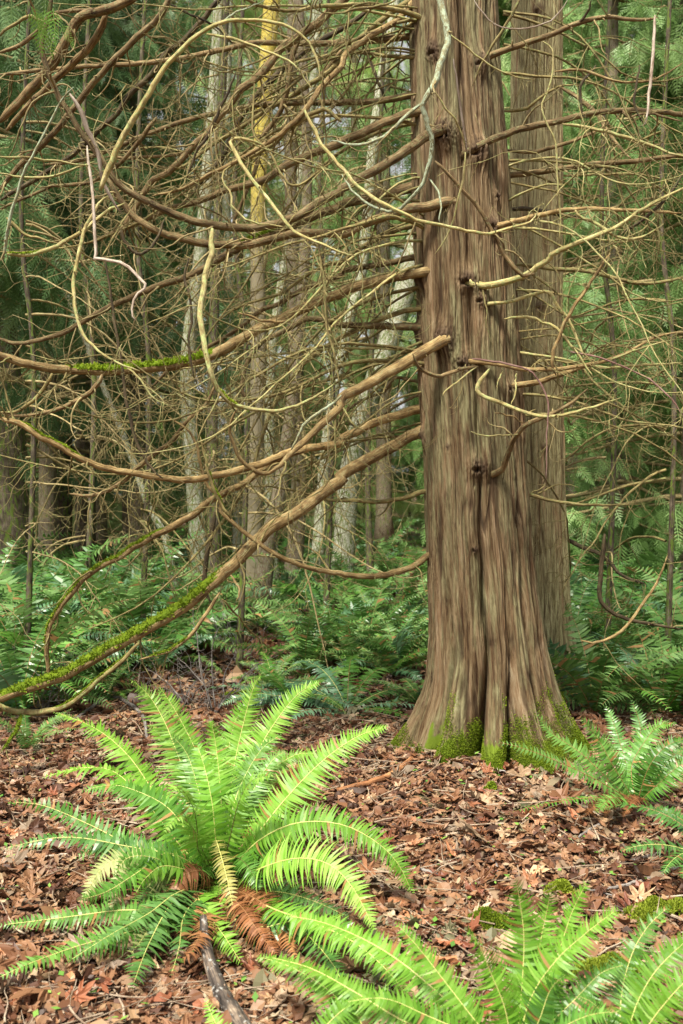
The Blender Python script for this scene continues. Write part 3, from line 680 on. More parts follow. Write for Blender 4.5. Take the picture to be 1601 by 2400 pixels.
BT('B:400,820 440,870 458,950 450,1020', [4.6, 4.5], (10, 10, 6), 'lichen', (0, 0))
BT('A:1400,505 1440,590 1490,680 1568,770 B:60,840 150,910 250,965 350,1010 480,1040 600,1065 700,1070 800,1040 870,1020 900,980 880,962', [4.4, 4.3, 4.5], (16, 18, 18, 16, 14, 8), 'light', (2, .35), label='long yellow branch crossing in front of the trunk')
BT('A:1210,670 1140,640 1060,640 1090,720 1150,810 1220,900 1280,980 1350,1060 1450,1110 1568,1160 B:60,1170', [4.4, 4.2], (12, 18, 18, 14, 10), 'light', (2, .35))
BT('A:1060,760 1022,800 1030,850 1065,890 1070,950 1130,1010 1200,1030 1330,1045', [4.3, 4.3], (9, 10, 10, 7), 'light', (3, .3))
BT('A:975,1050 968,1110 C:975,0 950,60 935,150 920,250 930,350 945,450 970,540 1000,610 1060,670 1140,700 1250,715 1340,690 1450,650 1530,590', [4.3, 4.1, 4.3], (26, 28, 26, 22, 16, 10), 'light', (2, .3), (.6, .68, 'moss_bright', .8, .006), label='pale yellow branch hanging in a long U with moss flecks')
BT('A:500,900 450,940 390,1060 360,1176 C:340,100 350,260 380,360 450,430 540,490 640,530', [4.6, 4.4], (12, 18, 18, 12, 9), 'light', (2, .35))
BT('C:570,500 640,560 700,650 760,680 810,688', [4.5, 4.4], (10, 9, 6, 4), 'light', (3, .25))
BT('A:0,720 130,725 300,745 440,770', [4.2, 4.4], (13, 12, 8), 'light', (3, .3))
BT('A:340,400 270,480 200,620 140,740 90,850 50,980 30,1100 C:10,20', [4.1, 4.3], (8, 12, 14, 16, 18), 'lichen', (3, .3), label='upright pale green twig at the far upper left')
BT('A:0,795 100,815 250,808 350,770 440,740', [4.4, 4.5], (10, 12, 8), 'light', (3, .3))
BT('C:30,-10 A:150,1168 280,1120 380,1060 480,980 575,930', [4.5, 4.7], (22, 20, 18, 14), 'light', (2, .4), (.02, .3, 'moss', .8, .005))
BT('A:470,1176 540,1060 560,1020 600,960', [4.6, 4.8], (10, 9, 7), 'olive', (3, .3))
BT('A:30,1000 130,1080 270,1120', [4.9, 4.9], (16, 14, 10), 'olive', (2, .3))
BT('A:545,1040 590,1130 640,1168 720,1100 760,1000', [4.9, 5], (16, 16, 14, 10), 'dark', (3, .3))
BT('A:1568,560 1500,500 1440,520 1330,590 1230,680 1100,740 1000,790', [5.2, 5.3], (20, 22, 20, 14), 'olive', (3, .4))
BT('C:480,0 C:560,500 C:570,620 600,750 640,880 700,980 745,1020', [4.9, 4.9], (10, 14, 16, 14), 'dark', (3, .4))
BT('C:240,540 180,640 80,710 0,720', [4.9, 5], (20, 18, 14), 'olive', (3, .3))
BT('C:470,545 430,610 330,680 200,720 80,735 0,715', [4.9, 5], (24, 22, 18, 14), 'brown', (3, .3))
BT('C:990,590 930,700 860,760 830,800 760,870 640,970 540,1050 430,1100 320,1095', [5.3, 5.5], (14, 20, 24, 20, 14), 'brown', (3, .5))
BT('C:1568,640 1500,700 1400,770 1370,830 1340,890', [4.5, 4.6], (14, 16, 14), 'lichen', (2, .3))
BT('C:1095,260 1230,300 1330,300', [5.0, 5.1], (10, 14, 16), 'tan', (2, .2))
BT('C:1470,0 1490,150 1500,300 1530,430 1560,600', [4.7, 4.7], (12, 14, 12, 9), 'olive', (4, .4))
BT('C:920,830 950,950 960,1010 1010,1130 E:1060,30', [4.8, 4.9], (9, 14, 18, 20), 'olive', (3, .3), (.4, .9, 'moss', .7, .005))
BT('C:870,0 850,100 880,250 870,400 890,560', [4.9, 4.9], (12, 12, 12, 8), 'dark', (4, .4))
BT('E:985,0 960,160 940,340 970,430', [6.2, 6.2], (22, 24, 22, 10), 'dark', (3, .3))
BT('E:1010,370 960,450 880,560 790,630 640,680', [4.9, 4.9], (16, 18, 16, 10), 'tan', (3, .3), (.5, .98, 'moss', .8, .007))
BT('E:1060,290 1100,350 1085,410', [4.9, 4.85], (14, 14, 8), 'tan', (0, 0))
BT('E:1020,400 1120,510 1200,590 1250,640', [5.2, 5.6], (10, 8, 5), 'olive', (4, .3))
BT('B:0,60 150,30 250,0', [5.2, 5.2], (12, 14, 12), 'olive', (3, .4))
BT('B:110,215 150,320 190,440 210,520', [5.9, 5.9], (12, 14, 10), 'dark', (3, .3))
# right side
BT('B:612,682 750,620 900,575 1020,550 1150,522 1300,508 1450,510 1568,530 1700,560', [5.42, 5.5, 5.6], (34, 30, 26, 22), 'brown', (3, .5), label='branch reaching right from a dark knot')
BT('B:1330,540 1290,510 1320,540 1400,520 1568,560', [5.5, 5.5], (14, 12, 10), 'brown', (2, .3))
BT('B:680,258 800,215 950,165 1080,110 1200,80 1400,90 1450,75', [5.42, 5.4, 5.3], (30, 26, 22, 14), 'brown', (3, .4))
BT('B:1080,115 1130,60 1150,0', [5.4, 5.3], (16, 14, 10), 'dark', (3, .3))
BT('B:758,806 950,785 1150,755 1350,740 1500,720 1640,712', [5.7, 5.9, 6], (26, 24, 24, 20), 'brown', (3, .4))
BT('B:690,1045 800,1015 900,990 1050,965 1200,960 1400,970 1568,980', [5.42, 5.3, 5.3], (26, 24, 18, 12), 'tan', (3, .5))
BT('B:1075,965 1100,1000 1180,1030 1250,1080 1320,1100 1400,1080 1480,1030', [5.3, 5.2], (14, 16, 14, 8), 'light', (3, .4))
BB('B:775,960 900,965 1000,985 1150,1010', [6.6, 6.8], (22, 20, 14), 'dark', (3, .4))
BT('B:1015,570 1150,590 1280,620 1400,660 1500,700 1600,720', [5.45, 5.3], (14, 16, 14, 10), 'light', (3, .4))
BT('D:572,118 650,137 750,120 850,85 900,50 960,10 B:960,1170 1100,1110 1250,1050 1400,950 1500,900 1600,850', [5.42, 5.2, 5.3], (34, 30, 24, 18, 12), 'light', (3, .5), label='stout stub turning up and right into a yellow branch')
BT('B:430,740 520,830 620,940 680,1040 740,1150 D:790,50 835,88 890,80', [4.9, 5.0], (14, 18, 20, 22, 20), 'brown', (3, .4))
BT('D:655,226 780,205 870,180 950,168 990,220 1040,280 1080,380 1120,480', [5.42, 5.3], (16, 16, 15, 10), 'light', (3, .4))
BT('D:750,290 850,280 970,320 1020,370 1080,440 1130,520 1160,560', [5.1, 5.1], (12, 14, 13, 8), 'light', (3, .4))
BT('D:1235,-10 1150,110 1080,220 1020,320 980,420 968,480 985,548', [5.0, 5.1], (12, 16, 18, 16), 'tan', (3, .4))
BT('D:570,485 700,492 850,520 1000,520 1150,495 1300,450 1450,370 1600,345', [5.42, 5.2, 5.2], (24, 22, 20, 14, 8), 'tan', (3, .4))
BT('D:1140,500 1250,515 1400,498 1568,492', [5.2, 5.2], (14, 13, 9), 'light', (3, .4))
BT('D:1220,485 1400,415 1540,385', [5.2, 5.1], (12, 10, 5), 'light', (2, .3))
BT('D:780,592 850,590 950,565 1050,530 1150,500', [5.45, 5.3], (28, 28, 24, 14), 'tan', (2, .2))
BT('D:328,448 370,520 430,550 500,540 560,515 630,510', [5.1, 5.35], (14, 18, 18, 14), 'brown', (3, .3))
BT('D:680,520 630,590 630,630 700,665 800,700 900,735 1000,735 1100,710 1200,680 1290,650', [5.3, 5.1, 5.0], (20, 20, 18, 16, 14, 7), 'light', (2, .35), label='pale branch bent like an elbow in front of the trunk')
BT('D:685,1005 740,980 770,900 800,830 860,770 950,730 1050,680 1130,610', [5.4, 5.2, 5.2], (34, 28, 24, 20, 12), 'brown', (3, .3), label='hooked branch stub growing up out of a knot')
BT('D:855,1095 950,1120 1080,1140 1200,1145 1380,1140', [5.55, 5.6], (18, 16, 14, 6), 'olive', (2, .3))
BB('D:800,40 950,55 1100,65 1200,90 1350,120 1500,115 1600,95', [6.8, 6.6], (20, 20, 18, 12), 'olive', (3, .5))
BB('D:808,380 900,420 1000,475 1100,510 1180,600 1300,700 1400,800', [7.0, 6.6], (16, 16, 12, 10), 'olive', (4, .5))
BT('F:1100,590 1170,602 1250,570 1330,500 1400,400 1450,320 1500,200', [5.4, 5.5], (8, 14, 14, 12, 8), 'tan', (3, .4))
BT('F:1210,100 1190,300 1190,400 1240,460 1350,500 1568,540', [6.0, 6.0], (20, 22, 18, 12), 'dark', (3, .4))
BB('F:1030,120 1100,160 1200,200 1290,290 1400,330', [7.4, 7], (22, 18, 12), 'dark', (3, .4))
BT('B:1440,70 1430,250 1412,450 1402,550 1380,575', [4.9, 4.9], (13, 15, 14, 8), 'white', (2, .2), label='pale bare branch hanging straight down at the upper right')
BT('B:1370,300 1350,420 1360,520 1390,580', [5.0, 5.0], (11, 12, 8), 'dark', (3, .3))
BT('B:1170,300 1110,380 1095,450 1110,530 1150,545', [5.2, 5.2], (12, 13, 12, 6), 'dark', (3, .3))
BT('B:825,-20 780,80 700,200 640,300 600,400', [4.8, 4.9], (14, 14, 12, 6), 'olive', (2, .3))
BT('B:610,0 650,60 700,110 760,130 850,130 930,110 980,80 1040,0', [4.7, 4.7], (6, 7, 7, 5), 'white', (2, .2))
BT('B:490,150 600,240 720,320 800,352 900,370', [4.7, 4.8], (9, 9, 7, 5), 'light', (2, .3))
BT('B:430,420 480,500 530,560 575,690', [4.7, 4.8], (9, 10, 9), 'light', (2, .3))
BT('B:515,270 540,420 555,560 580,705', [4.7, 4.8], (9, 10, 9), 'white', (0, 0), label='thin bleached twig hanging down the trunk')
BT('B:570,700 565,800 540,900 520,1000 480,1090 430,1170', [4.7, 4.8], (11, 11, 8, 5), 'light', (2, .3))
BT('B:925,190 965,220 975,300 965,380 920,470 935,545 980,640 990,760 1000,900 1005,1000 1000,1110', [5.1, 5.1], (9, 9, 8, 8), 'light', (2, .2))
BT('B:980,330 1100,320 1250,370 1350,378 1450,360 1568,290', [5.1, 5.1], (12, 12, 10, 7), 'tan', (3, .4))
BB('B:760,690 900,695 1000,670 1100,630 1200,590 1230,560', [6.8, 6.6], (18, 18, 16, 10), 'brown', (3, .4))
BB('B:740,510 850,500 900,460 990,400 1080,390', [6.6, 6.4], (16, 16, 12, 8), 'olive', (3, .4))
BB('B:1010,806 1200,805 1380,800 1568,850', [7.2, 7.2], (12, 12, 9), 'olive', (4, .5))
BB('B:1010,400 1150,500 1250,640 1330,730', [7, 6.6], (18, 20, 16, 10), 'brown', (4, .5))
BT('B:1568,800 1500,900 1400,1000 1300,1060', [5.3, 5.3], (14, 16, 14), 'dark', (3, .4))
BT('D:705,720 780,735 840,770', [5.2, 5.3], (8, 9, 8), 'tan', (0, 0))
BT('D:595,806 660,825 750,825 830,815', [5.2, 5.25], (7, 8, 6), 'light', (0, 0))
BT('D:740,530 720,580 715,620', [5.2, 5.1], (8, 7, 4), 'light', (0, 0))
BT('D:620,512 540,570 480,620 470,640', [5.2, 5.0], (8, 7, 8), 'light', (0, 0))
BT('D:805,540 800,620 780,680', [5.2, 5.1], (8, 9, 6), 'light', (0, 0))

# loose things hanging in the branches
def loose(name, label, cat, spec, d, wd, mat, tw=(0, 0)):
    o, P, Rr = branch(None, spec, d, wd, mat, tw, name=name); return tag(o, label, cat)
loose('broken_stick', 'bleached splintered stick caught upright in the branches at the upper left', 'stick', 'A:320,430 370,510 400,590 440,660 455,740 470,820 500,890 530,950 562,978', [4.35, 4.5], (16, 24, 20, 16, 16, 8), 'white')
loose('broken_stick', 'long thin pinkish white stick hanging with a crook at its lower end', 'stick', 'A:400,670 415,800 430,950 437,1100 440,1176 C:440,10 560,35 640,100 670,140 620,190 608,270 625,295', [4.4, 4.3], (12, 14, 16, 14, 10), 'white')
loose('bramble_cane', 'thin pinkish purple cane hanging straight down in front of the slim cedar', 'plant', 'D:600,472 720,488 850,520 900,560 940,640 950,700 945,850 940,1040', [5.2, 5.0], (12, 9, 7, 4), 'purple')
loose('bramble_cane', 'pink cane arching down to the right edge of the picture', 'plant', 'D:1050,440 1180,465 1300,510 1420,570 1500,640 1580,740', [5.1, 5.0], (9, 8, 8, 7), 'purple')

# ------------------------------------------------------------------ ferns
def frond_mesh(P, width, n=48, mats=('fern_mid', 'stalk_yellow'), face=None, detail=4, droop=.25, stem=.10, fold=.25, rs=NR, base_rnd=.5, wmax=.42, name='frond', fill=.46, brown=.025, twist=None):
    """P: control points (k,3) from crown to tip; width = longest leaflet; face = direction the upper side looks to"""
    C = catmull(np.asarray(P, float), 60)
    L = np.linalg.norm(np.diff(C, axis=0), axis=1).sum(); s = np.concatenate([[0], np.cumsum(np.linalg.norm(np.diff(C, axis=0), axis=1))]) / L
    t = stem + (1 - stem) * (np.arange(n) + .5) / n
    def at(tt): return np.stack([np.interp(tt, s, C[:, k]) for k in range(3)], -1)
    c = at(t); T = at(np.minimum(t + .01, 1)) - at(np.maximum(t - .01, 0)); T /= np.linalg.norm(T, axis=1, keepdims=True)
    N0 = np.tile(np.array([0, -.55, .8]) if face is None else np.asarray(face, float), (n, 1))
    Nn = N0 - (N0 * T).sum(1, keepdims=True) * T
    Nn /= np.maximum(np.linalg.norm(Nn, axis=1, keepdims=True), 1e-6)
    tws = (rs.randn() * .35 if twist is None else twist) * np.linspace(0, 1, n) ** 1.3 + .10 * np.sin(np.linspace(0, 9, n) + rs.rand() * 6)
    Sx = np.cross(T, Nn); Nn, Sx = Nn * np.cos(tws)[:, None] + Sx * np.sin(tws)[:, None], Sx * np.cos(tws)[:, None] - Nn * np.sin(tws)[:, None]
    q = (t - stem) / (1 - stem)
    prof = np.where(q < wmax, .66 + .34 * (q / wmax) ** .7, np.clip((1 - q) / (1 - wmax), 0, 1) ** .55)
    prof = np.maximum(prof, .10)
    Vs, Qs, Rv = [], [], []; o = 0
    k = detail
    st = np.linspace(0, 1, k + 1)
    sp = L * (1 - stem) / n
    for side in (-1, 1):
        ln = width * prof * (1 + .09 * rs.randn(n)) * np.where(rs.rand(n) < .03, .5, 1); ln = np.maximum(ln, .004)
        fw = .02 + .38 * q ** 1.5 + .07 * rs.randn(n)            # lean towards the tip
        tw = .22 * rs.randn(n)
        dirv = Sx * side + T * fw[:, None] + Nn * (.10 + .14 * rs.randn(n))[:, None]; dirv /= np.linalg.norm(dirv, axis=1, keepdims=True)
        wd = T * np.cos(tw)[:, None] + Nn * (np.sin(tw) + fold * .3)[:, None]
        hw = np.minimum(sp * fill, ln * .2) * (1 + .12 * rs.randn(n)) + ln * .012
        cen = c[:, None] + dirv[:, None] * (st[None, :] * ln[:, None])[..., None]
        cen = cen + T[:, None] * ((st ** 2)[None] * ln[:, None] * .12)[..., None] - Nn[:, None] * ((st ** 2)[None] * (ln * (droop + .12 * rs.randn(n)))[:, None])[..., None]
        wprof = np.array([.75] + [1.0 * (1 - x) ** .6 for x in st[1:-1]] + [.05])
        if k >= 3: wprof[1] = 1.0
        a = cen - wd[:, None] * (hw[:, None] * wprof)[..., None]; b = cen + wd[:, None] * (hw[:, None] * wprof)[..., None]
        V = np.stack([a, b], 2).reshape(-1, 3)           # n*(k+1)*2
        base = (np.arange(n) * (k + 1) * 2)[:, None]; i = np.arange(k)[None]
        Q = np.stack([base + 2 * i, base + 2 * i + 1, base + 2 * i + 3, base + 2 * i + 2], -1).reshape(-1, 4) + o
        Vs.append(V); Qs.append(Q); o += len(V)
        rv_ = np.clip(base_rnd + .16 * rs.randn(n) + .12 * (q - .5), 0, .93); rv_[rs.rand(n) < brown] = 1.0; Rv.append(np.repeat(rv_, (k + 1) * 2))
    V = np.vstack(Vs); Q = np.vstack(Qs)
    fm = mesh_np(name, V, Q, [mats[0]], {'rnd': np.concatenate(Rv)}, smooth=False)
    R_ = np.interp(s, [0, .1, 1], [.0032, .0026, .0007]) * (L / .8) ** .5
    Cs = C[::3]; Rs_ = R_[::3]
    sm = tube_mesh('stalk', Cs[None] - 0, Rs_[None], mats[1], 5)
    return fm, sm

def add_frond(fern, P, width, **k):
    fm, sm = frond_mesh(P, width, **k)
    o = under(link('frond', fm), fern); s = link('stalk', sm, o); return o

def hero_frond(fern, pts, w_px, mat='fern_bright', n=84, stalk='stalk_yellow', label=None, **k):
    q_ = []
    for i_, (x_, y_, d_) in enumerate(pts):
        if i_ and y_ > HOR + 300: d_ = min(d_, (CAMZ - .055 - float(gh((x_ - 800) / FPX * d_, d_)) - (.03 if i_ < len(pts) - 1 else 0)) * FPX / (y_ - HOR))
        q_.append((x_, y_, d_))
    pts = q_
    """pts: (px, py, distance) from crown to tip; w_px: leaflet length in photo pixels"""
    P = np.array([W(*p) for p in pts]); dm = np.mean([p[2] for p in pts])
    o = add_frond(fern, P, w_px / FPX * dm, n=n, mats=(mat, stalk), base_rnd=k.pop('rnd', .5), **k)
    if label: o['label'] = label
    return o

b0 = GP(515, 2085)
hero = thing('sword_fern', 'large bright yellow-green sword fern standing in the leaf litter, the biggest fern', 'fern', b0)
HF = lambda *a, **k: hero_frond(hero, *a, **k)
c0 = (515, 2070, 3.72)
# upright fronds at the back
HF([c0, (480, 1930, 3.85), (425, 1790, 4.0), (385, 1690, 4.08), (345, 1625, 4.1), (305, 1592, 4.05)], 66, rnd=.62, n=86)
HF([c0, (505, 1940, 3.95), (475, 1800, 4.15), (430, 1700, 4.25), (385, 1625, 4.28), (365, 1605, 4.25)], 62, rnd=.5, n=84)
HF([c0, (530, 1930, 3.9), (548, 1800, 4.05), (572, 1690, 4.12), (595, 1610, 4.12), (615, 1578, 4.08)], 58, rnd=.6, n=86)
HF([c0, (522, 1900, 3.95), (530, 1800, 4.1), (548, 1700, 4.2), (580, 1640, 4.25)], 60, rnd=.35, n=50)
HF([c0, (545, 1900, 3.8), (590, 1790, 3.95), (640, 1700, 4.05), (700, 1625, 4.1), (752, 1598, 4.08)], 56, rnd=.6, n=86)
HF([c0, (570, 1920, 3.8), (610, 1830, 3.9), (690, 1770, 3.95), (748, 1768, 3.9)], 44, rnd=.55)
HF([(540, 2060, 3.7), (600, 1960, 3.7), (680, 1860, 3.75), (760, 1780, 3.8), (840, 1725, 3.85), (910, 1703, 3.82)], 62, rnd=.55, n=78)
HF([(535, 2050, 3.7), (600, 1975, 3.65), (690, 1930, 3.62), (790, 1930, 3.6), (870, 1965, 3.58), (930, 2020, 3.56), (968, 2095, 3.55)], 56, rnd=.4, n=80)
HF([c0, (490, 1930, 3.9), (450, 1830, 4.05), (410, 1760, 4.15), (350, 1700, 4.2)], 54, rnd=.4, n=76)
HF([c0, (520, 1930, 3.8), (515, 1830, 3.85), (505, 1740, 3.9), (495, 1690, 3.9)], 62, rnd=.55, n=76)
HF([c0, (560, 1930, 3.8), (600, 1840, 3.85), (640, 1780, 3.9), (670, 1760, 3.9)], 54, 'fern_mid', rnd=.9, n=70)
HF([c0, (400, 2000, 3.5), (330, 2040, 3.4), (250, 2090, 3.3), (180, 2110, 3.2)], 48, 'fern_mid', rnd=.4, n=60)
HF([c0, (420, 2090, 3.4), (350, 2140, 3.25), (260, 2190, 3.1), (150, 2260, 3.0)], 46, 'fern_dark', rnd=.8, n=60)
# left side
HF([c0, (440, 1965, 3.75), (370, 1870, 3.85), (300, 1770, 3.92), (220, 1705, 3.95), (125, 1668, 3.92)], 56, rnd=.55, n=78, droop=.35)
HF([c0, (430, 1990, 3.7), (350, 1890, 3.75), (270, 1810, 3.8), (190, 1800, 3.8), (97, 1822, 3.78)], 50, rnd=.5, n=50)
HF([c0, (445, 1960, 3.7), (390, 1890, 3.72), (310, 1850, 3.75), (255, 1840, 3.75), (190, 1855, 3.72)], 54, 'fern_mid', rnd=.5, n=46)
HF([c0, (400, 2010, 3.65), (306, 1980, 3.65), (204, 1930, 3.68), (102, 1888, 3.7), (20, 1880, 3.7)], 38, 'fern_mid', rnd=.4, n=44)
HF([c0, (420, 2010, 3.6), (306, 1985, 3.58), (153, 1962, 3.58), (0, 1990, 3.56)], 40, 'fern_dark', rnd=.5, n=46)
HF([c0, (380, 2040, 3.6), (300, 1990, 3.6), (235, 1985, 3.6), (175, 2010, 3.58)], 54, 'fern_mid', rnd=.7, n=40)
# middle, short and curled towards the viewer
HF([c0, (470, 1980, 3.6), (455, 1900, 3.55), (425, 1850, 3.45), (385, 1855, 3.38)], 56, 'fern_bright', rnd=.7, n=44, stalk='stalk_dark')
HF([c0, (468, 2000, 3.6), (458, 1950, 3.5), (420, 1915, 3.42), (385, 1950, 3.36)], 54, 'fern_bright', rnd=.65, n=40, stalk='stalk_dark')
HF([c0, (540, 1960, 3.65), (560, 1880, 3.6), (590, 1830, 3.55), (640, 1815, 3.5)], 46, 'fern_bright', rnd=.55, n=42, stalk='stalk_dark')
HF([c0, (500, 1980, 3.8), (470, 1870, 3.9), (440, 1770, 4.0), (400, 1720, 4.0)], 60, 'fern_mid', rnd=.8, n=50)
HF([c0, (530, 1960, 3.75), (560, 1850, 3.85), (610, 1760, 3.95), (660, 1720, 4.0)], 56, 'fern_mid', rnd=.85, n=50)
HF([c0, (505, 1960, 3.65), (497, 1880, 3.65), (480, 1800, 3.7), (460, 1740, 3.75)], 60, 'fern_bright', rnd=.35, n=46)
HF([c0, (440, 2040, 3.5), (380, 2030, 3.42), (340, 2060, 3.35), (315, 2100, 3.3)], 46, 'fern_bright', rnd=.5, n=36)
HF([c0, (420, 2040, 3.5), (360, 2010, 3.42), (300, 2010, 3.38), (270, 2050, 3.32)], 50, 'fern_mid', rnd=.7, n=38)
# olive, collapsed fronds
HF([c0, (400, 2050, 3.5), (300, 2010, 3.48), (235, 2040, 3.44), (195, 2110, 3.4)], 60, 'fern_olive', rnd=.4, n=54, label='limp olive frond')
HF([c0, (400, 2060, 3.48), (320, 2030, 3.42), (280, 2070, 3.38), (262, 2150, 3.33)], 46, 'fern_olive', rnd=.7, n=52, label='limp olive frond')
# low left and front
HF([c0, (420, 2130, 3.4), (286, 2133, 3.33), (150, 2150, 3.3), (-10, 2170, 3.28)], 46, 'fern_mid', rnd=.6, n=70)
HF([c0, (430, 2140, 3.35), (316, 2180, 3.2), (180, 2218, 3.12), (60, 2262, 3.06), (-20, 2300, 3.02)], 52, 'fern_mid', rnd=.75, n=70)
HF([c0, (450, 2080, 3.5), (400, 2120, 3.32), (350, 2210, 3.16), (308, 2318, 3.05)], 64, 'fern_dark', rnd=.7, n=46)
HF([c0, (440, 2090, 3.55), (380, 2120, 3.45), (340, 2190, 3.3), (300, 2245, 3.2)], 52, 'fern_olive', rnd=.2, n=40)
HF([c0, (460, 2110, 3.5), (430, 2150, 3.4), (420, 2220, 3.3), (400, 2290, 3.2)], 44, 'fern_dark', rnd=.4, n=36)
HF([(500, 2085, 3.65), (465, 2100, 3.5), (490, 2145, 3.35), (530, 2200, 3.22), (568, 2262, 3.12)], 46, 'fern_bright', rnd=.5, n=44)
# narrow yellowing frond
HF([(500, 1950, 3.75), (512, 1985, 3.6), (530, 2050, 3.45), (545, 2120, 3.35), (558, 2190, 3.28)], 27, 'fern_yellow', rnd=.5, n=34, label='narrow yellowing frond')
# right and low right
HF([(560, 2070, 3.68), (600, 2040, 3.5), (690, 2012, 3.4), (770, 2025, 3.33), (830, 2085, 3.27), (878, 2180, 3.2)], 68, 'fern_bright', rnd=.75, n=80)
HF([(555, 2085, 3.65), (640, 2130, 3.3), (740, 2165, 3.15), (840, 2215, 3.02), (930, 2300, 2.92), (990, 2400, 2.84)], 56, 'fern_bright', rnd=.45, n=80)
HF([(540, 2100, 3.6), (600, 2170, 3.3), (680, 2160, 3.25), (770, 2160, 3.2), (860, 2210, 3.1)], 50, 'fern_dark', rnd=.5, n=48)
HF([(550, 2090, 3.65), (640, 2120, 3.5), (720, 2190, 3.35), (780, 2260, 3.25), (815, 2330, 3.15)], 56, 'fern_dark', rnd=.6, n=44)
HF([(550, 2090, 3.65), (650, 2090, 3.5), (730, 2110, 3.42), (820, 2150, 3.35)], 46, 'fern_dark', rnd=.8, n=44)
for i in range(12):
    a = R(-150 + 27 * i + NR.uniform(-8, 8)); L_ = NR.uniform(.30, .5); hx, hy = math.sin(a), -math.cos(a); e = NR.uniform(.5, 1.2); P = []; p = W(*c0)
    for q in range(7):
        P.append(p.copy()); p = p + L_ / 6 * np.array([hx * math.cos(e), hy * math.cos(e), math.sin(e)]); e -= NR.uniform(.2, .42)
    add_frond(hero, P, .075, n=44, mats=(['fern_bright', 'fern_mid', 'fern_mid'][i % 3], 'stalk_dark'), base_rnd=NR.uniform(.4, .85), face=(-.1 * hx, -.5, .8))
# dead fronds hanging from the crown
for pts in ([(530, 2080, 3.6), (600, 2110, 3.5), (660, 2170, 3.4), (700, 2250, 3.32)], [(540, 2060, 3.66), (600, 2090, 3.6), (670, 2150, 3.5), (640, 2230, 3.38)],
            [(500, 2070, 3.6), (470, 2040, 3.5), (420, 2060, 3.45), (390, 2130, 3.38)], [(560, 1980, 3.8), (620, 1880, 3.9), (690, 1800, 4.0), (745, 1800, 4.0)], [(560, 2000, 3.8), (630, 1930, 3.85), (700, 1870, 3.9), (760, 1880, 3.88)], [(560, 1990, 3.7), (640, 1900, 3.8), (700, 1830, 3.85), (730, 1850, 3.85)], [(520, 2080, 3.5), (570, 2130, 3.3), (610, 2190, 3.2), (650, 2240, 3.12)], [(470, 2080, 3.5), (440, 2150, 3.35), (430, 2200, 3.3)], [(540, 2080, 3.5), (620, 2120, 3.35), (680, 2200, 3.22)],
            [(500, 2090, 3.6), (480, 2160, 3.45), (450, 2230, 3.35), (420, 2250, 3.3)], [(540, 2040, 3.7), (600, 1990, 3.7), (640, 2010, 3.66), (650, 2080, 3.6)]):
    HF(pts, 46, 'fern_dead', rnd=.3 + .4 * NR.rand(), n=40, droop=.6, label='dead rust-brown frond', stalk='stalk_brown')

# fern in the lower right corner, its crown below the picture
f2 = thing('sword_fern', 'bright green fern rising from the bottom edge, soft fronds spread like a fan', 'fern', W(1205, 2520, 2.58))
H2 = lambda *a, **k: hero_frond(f2, *a, **k)
q0 = (1205, 2500, 2.6)
H2([q0, (1222, 2330, 2.68), (1228, 2200, 2.72), (1218, 2110, 2.72), (1208, 2060, 2.70)], 66, 'fern_bright', rnd=.4, n=50)
H2([q0, (1250, 2300, 2.75), (1270, 2190, 2.8), (1285, 2120, 2.8), (1290, 2088, 2.78)], 60, 'fern_bright', rnd=.4, n=48)
H2([q0, (1270, 2330, 2.72), (1310, 2230, 2.78), (1340, 2140, 2.8), (1378, 2062, 2.78)], 52, 'fern_bright', rnd=.35, n=50)
H2([q0, (1240, 2350, 2.62), (1300, 2255, 2.62), (1370, 2190, 2.62), (1450, 2128, 2.6)], 66, 'fern_bright', rnd=.5, n=52)
H2([q0, (1185, 2370, 2.6), (1150, 2280, 2.6), (1125, 2220, 2.58), (1092, 2178, 2.55)], 60, 'fern_bright', rnd=.4, n=46)
H2([q0, (1120, 2400, 2.55), (1050, 2310, 2.58), (980, 2220, 2.62), (925, 2160, 2.64)], 52, 'fern_bright', rnd=.5, n=50)
H2([q0, (1120, 2410, 2.62), (1030, 2330, 2.68), (940, 2255, 2.75), (850, 2200, 2.82), (750, 2160, 2.9), (660, 2145, 2.96)], 58, 'fern_bright', rnd=.45, n=84)
H2([q0, (1090, 2440, 2.5), (960, 2400, 2.52), (840, 2330, 2.58), (730, 2270, 2.66), (620, 2240, 2.74)], 56, 'fern_bright', rnd=.5, n=80)
H2([q0, (1130, 2440, 2.5), (1000, 2380, 2.5), (900, 2340, 2.5), (800, 2350, 2.48)], 50, 'fern_bright', rnd=.35, n=46)
H2([q0, (1290, 2400, 2.6), (1350, 2340, 2.62), (1410, 2280, 2.65), (1470, 2260, 2.64)], 56, 'fern_mid', rnd=.5, n=44)
H2([q0, (1300, 2420, 2.5), (1380, 2380, 2.46), (1460, 2370, 2.4)], 50, 'fern_mid', rnd=.6, n=36)
H2([q0, (1260, 2400, 2.55), (1290, 2320, 2.55), (1330, 2280, 2.5)], 56, 'fern_mid', rnd=.3, n=36)
f2b = thing('sword_fern', 'green fern cut off by the lower right corner of the picture', 'fern', W(1500, 2560, 2.5))
H3 = lambda *a, **k: hero_frond(f2b, *a, **k)
r0 = (1460, 2520, 2.52)
H3([r0, (1455, 2350, 2.65), (1480, 2240, 2.72), (1520, 2170, 2.75), (1572, 2122, 2.75)], 50, 'fern_mid', rnd=.6, n=48)
H3([r0, (1480, 2390, 2.55), (1520, 2300, 2.58), (1570, 2240, 2.6), (1640, 2180, 2.6)], 62, 'fern_bright', rnd=.3, n=50)
H3([r0, (1510, 2420, 2.5), (1560, 2350, 2.5), (1620, 2290, 2.5), (1700, 2250, 2.5)], 56, 'fern_bright', rnd=.45, n=48)
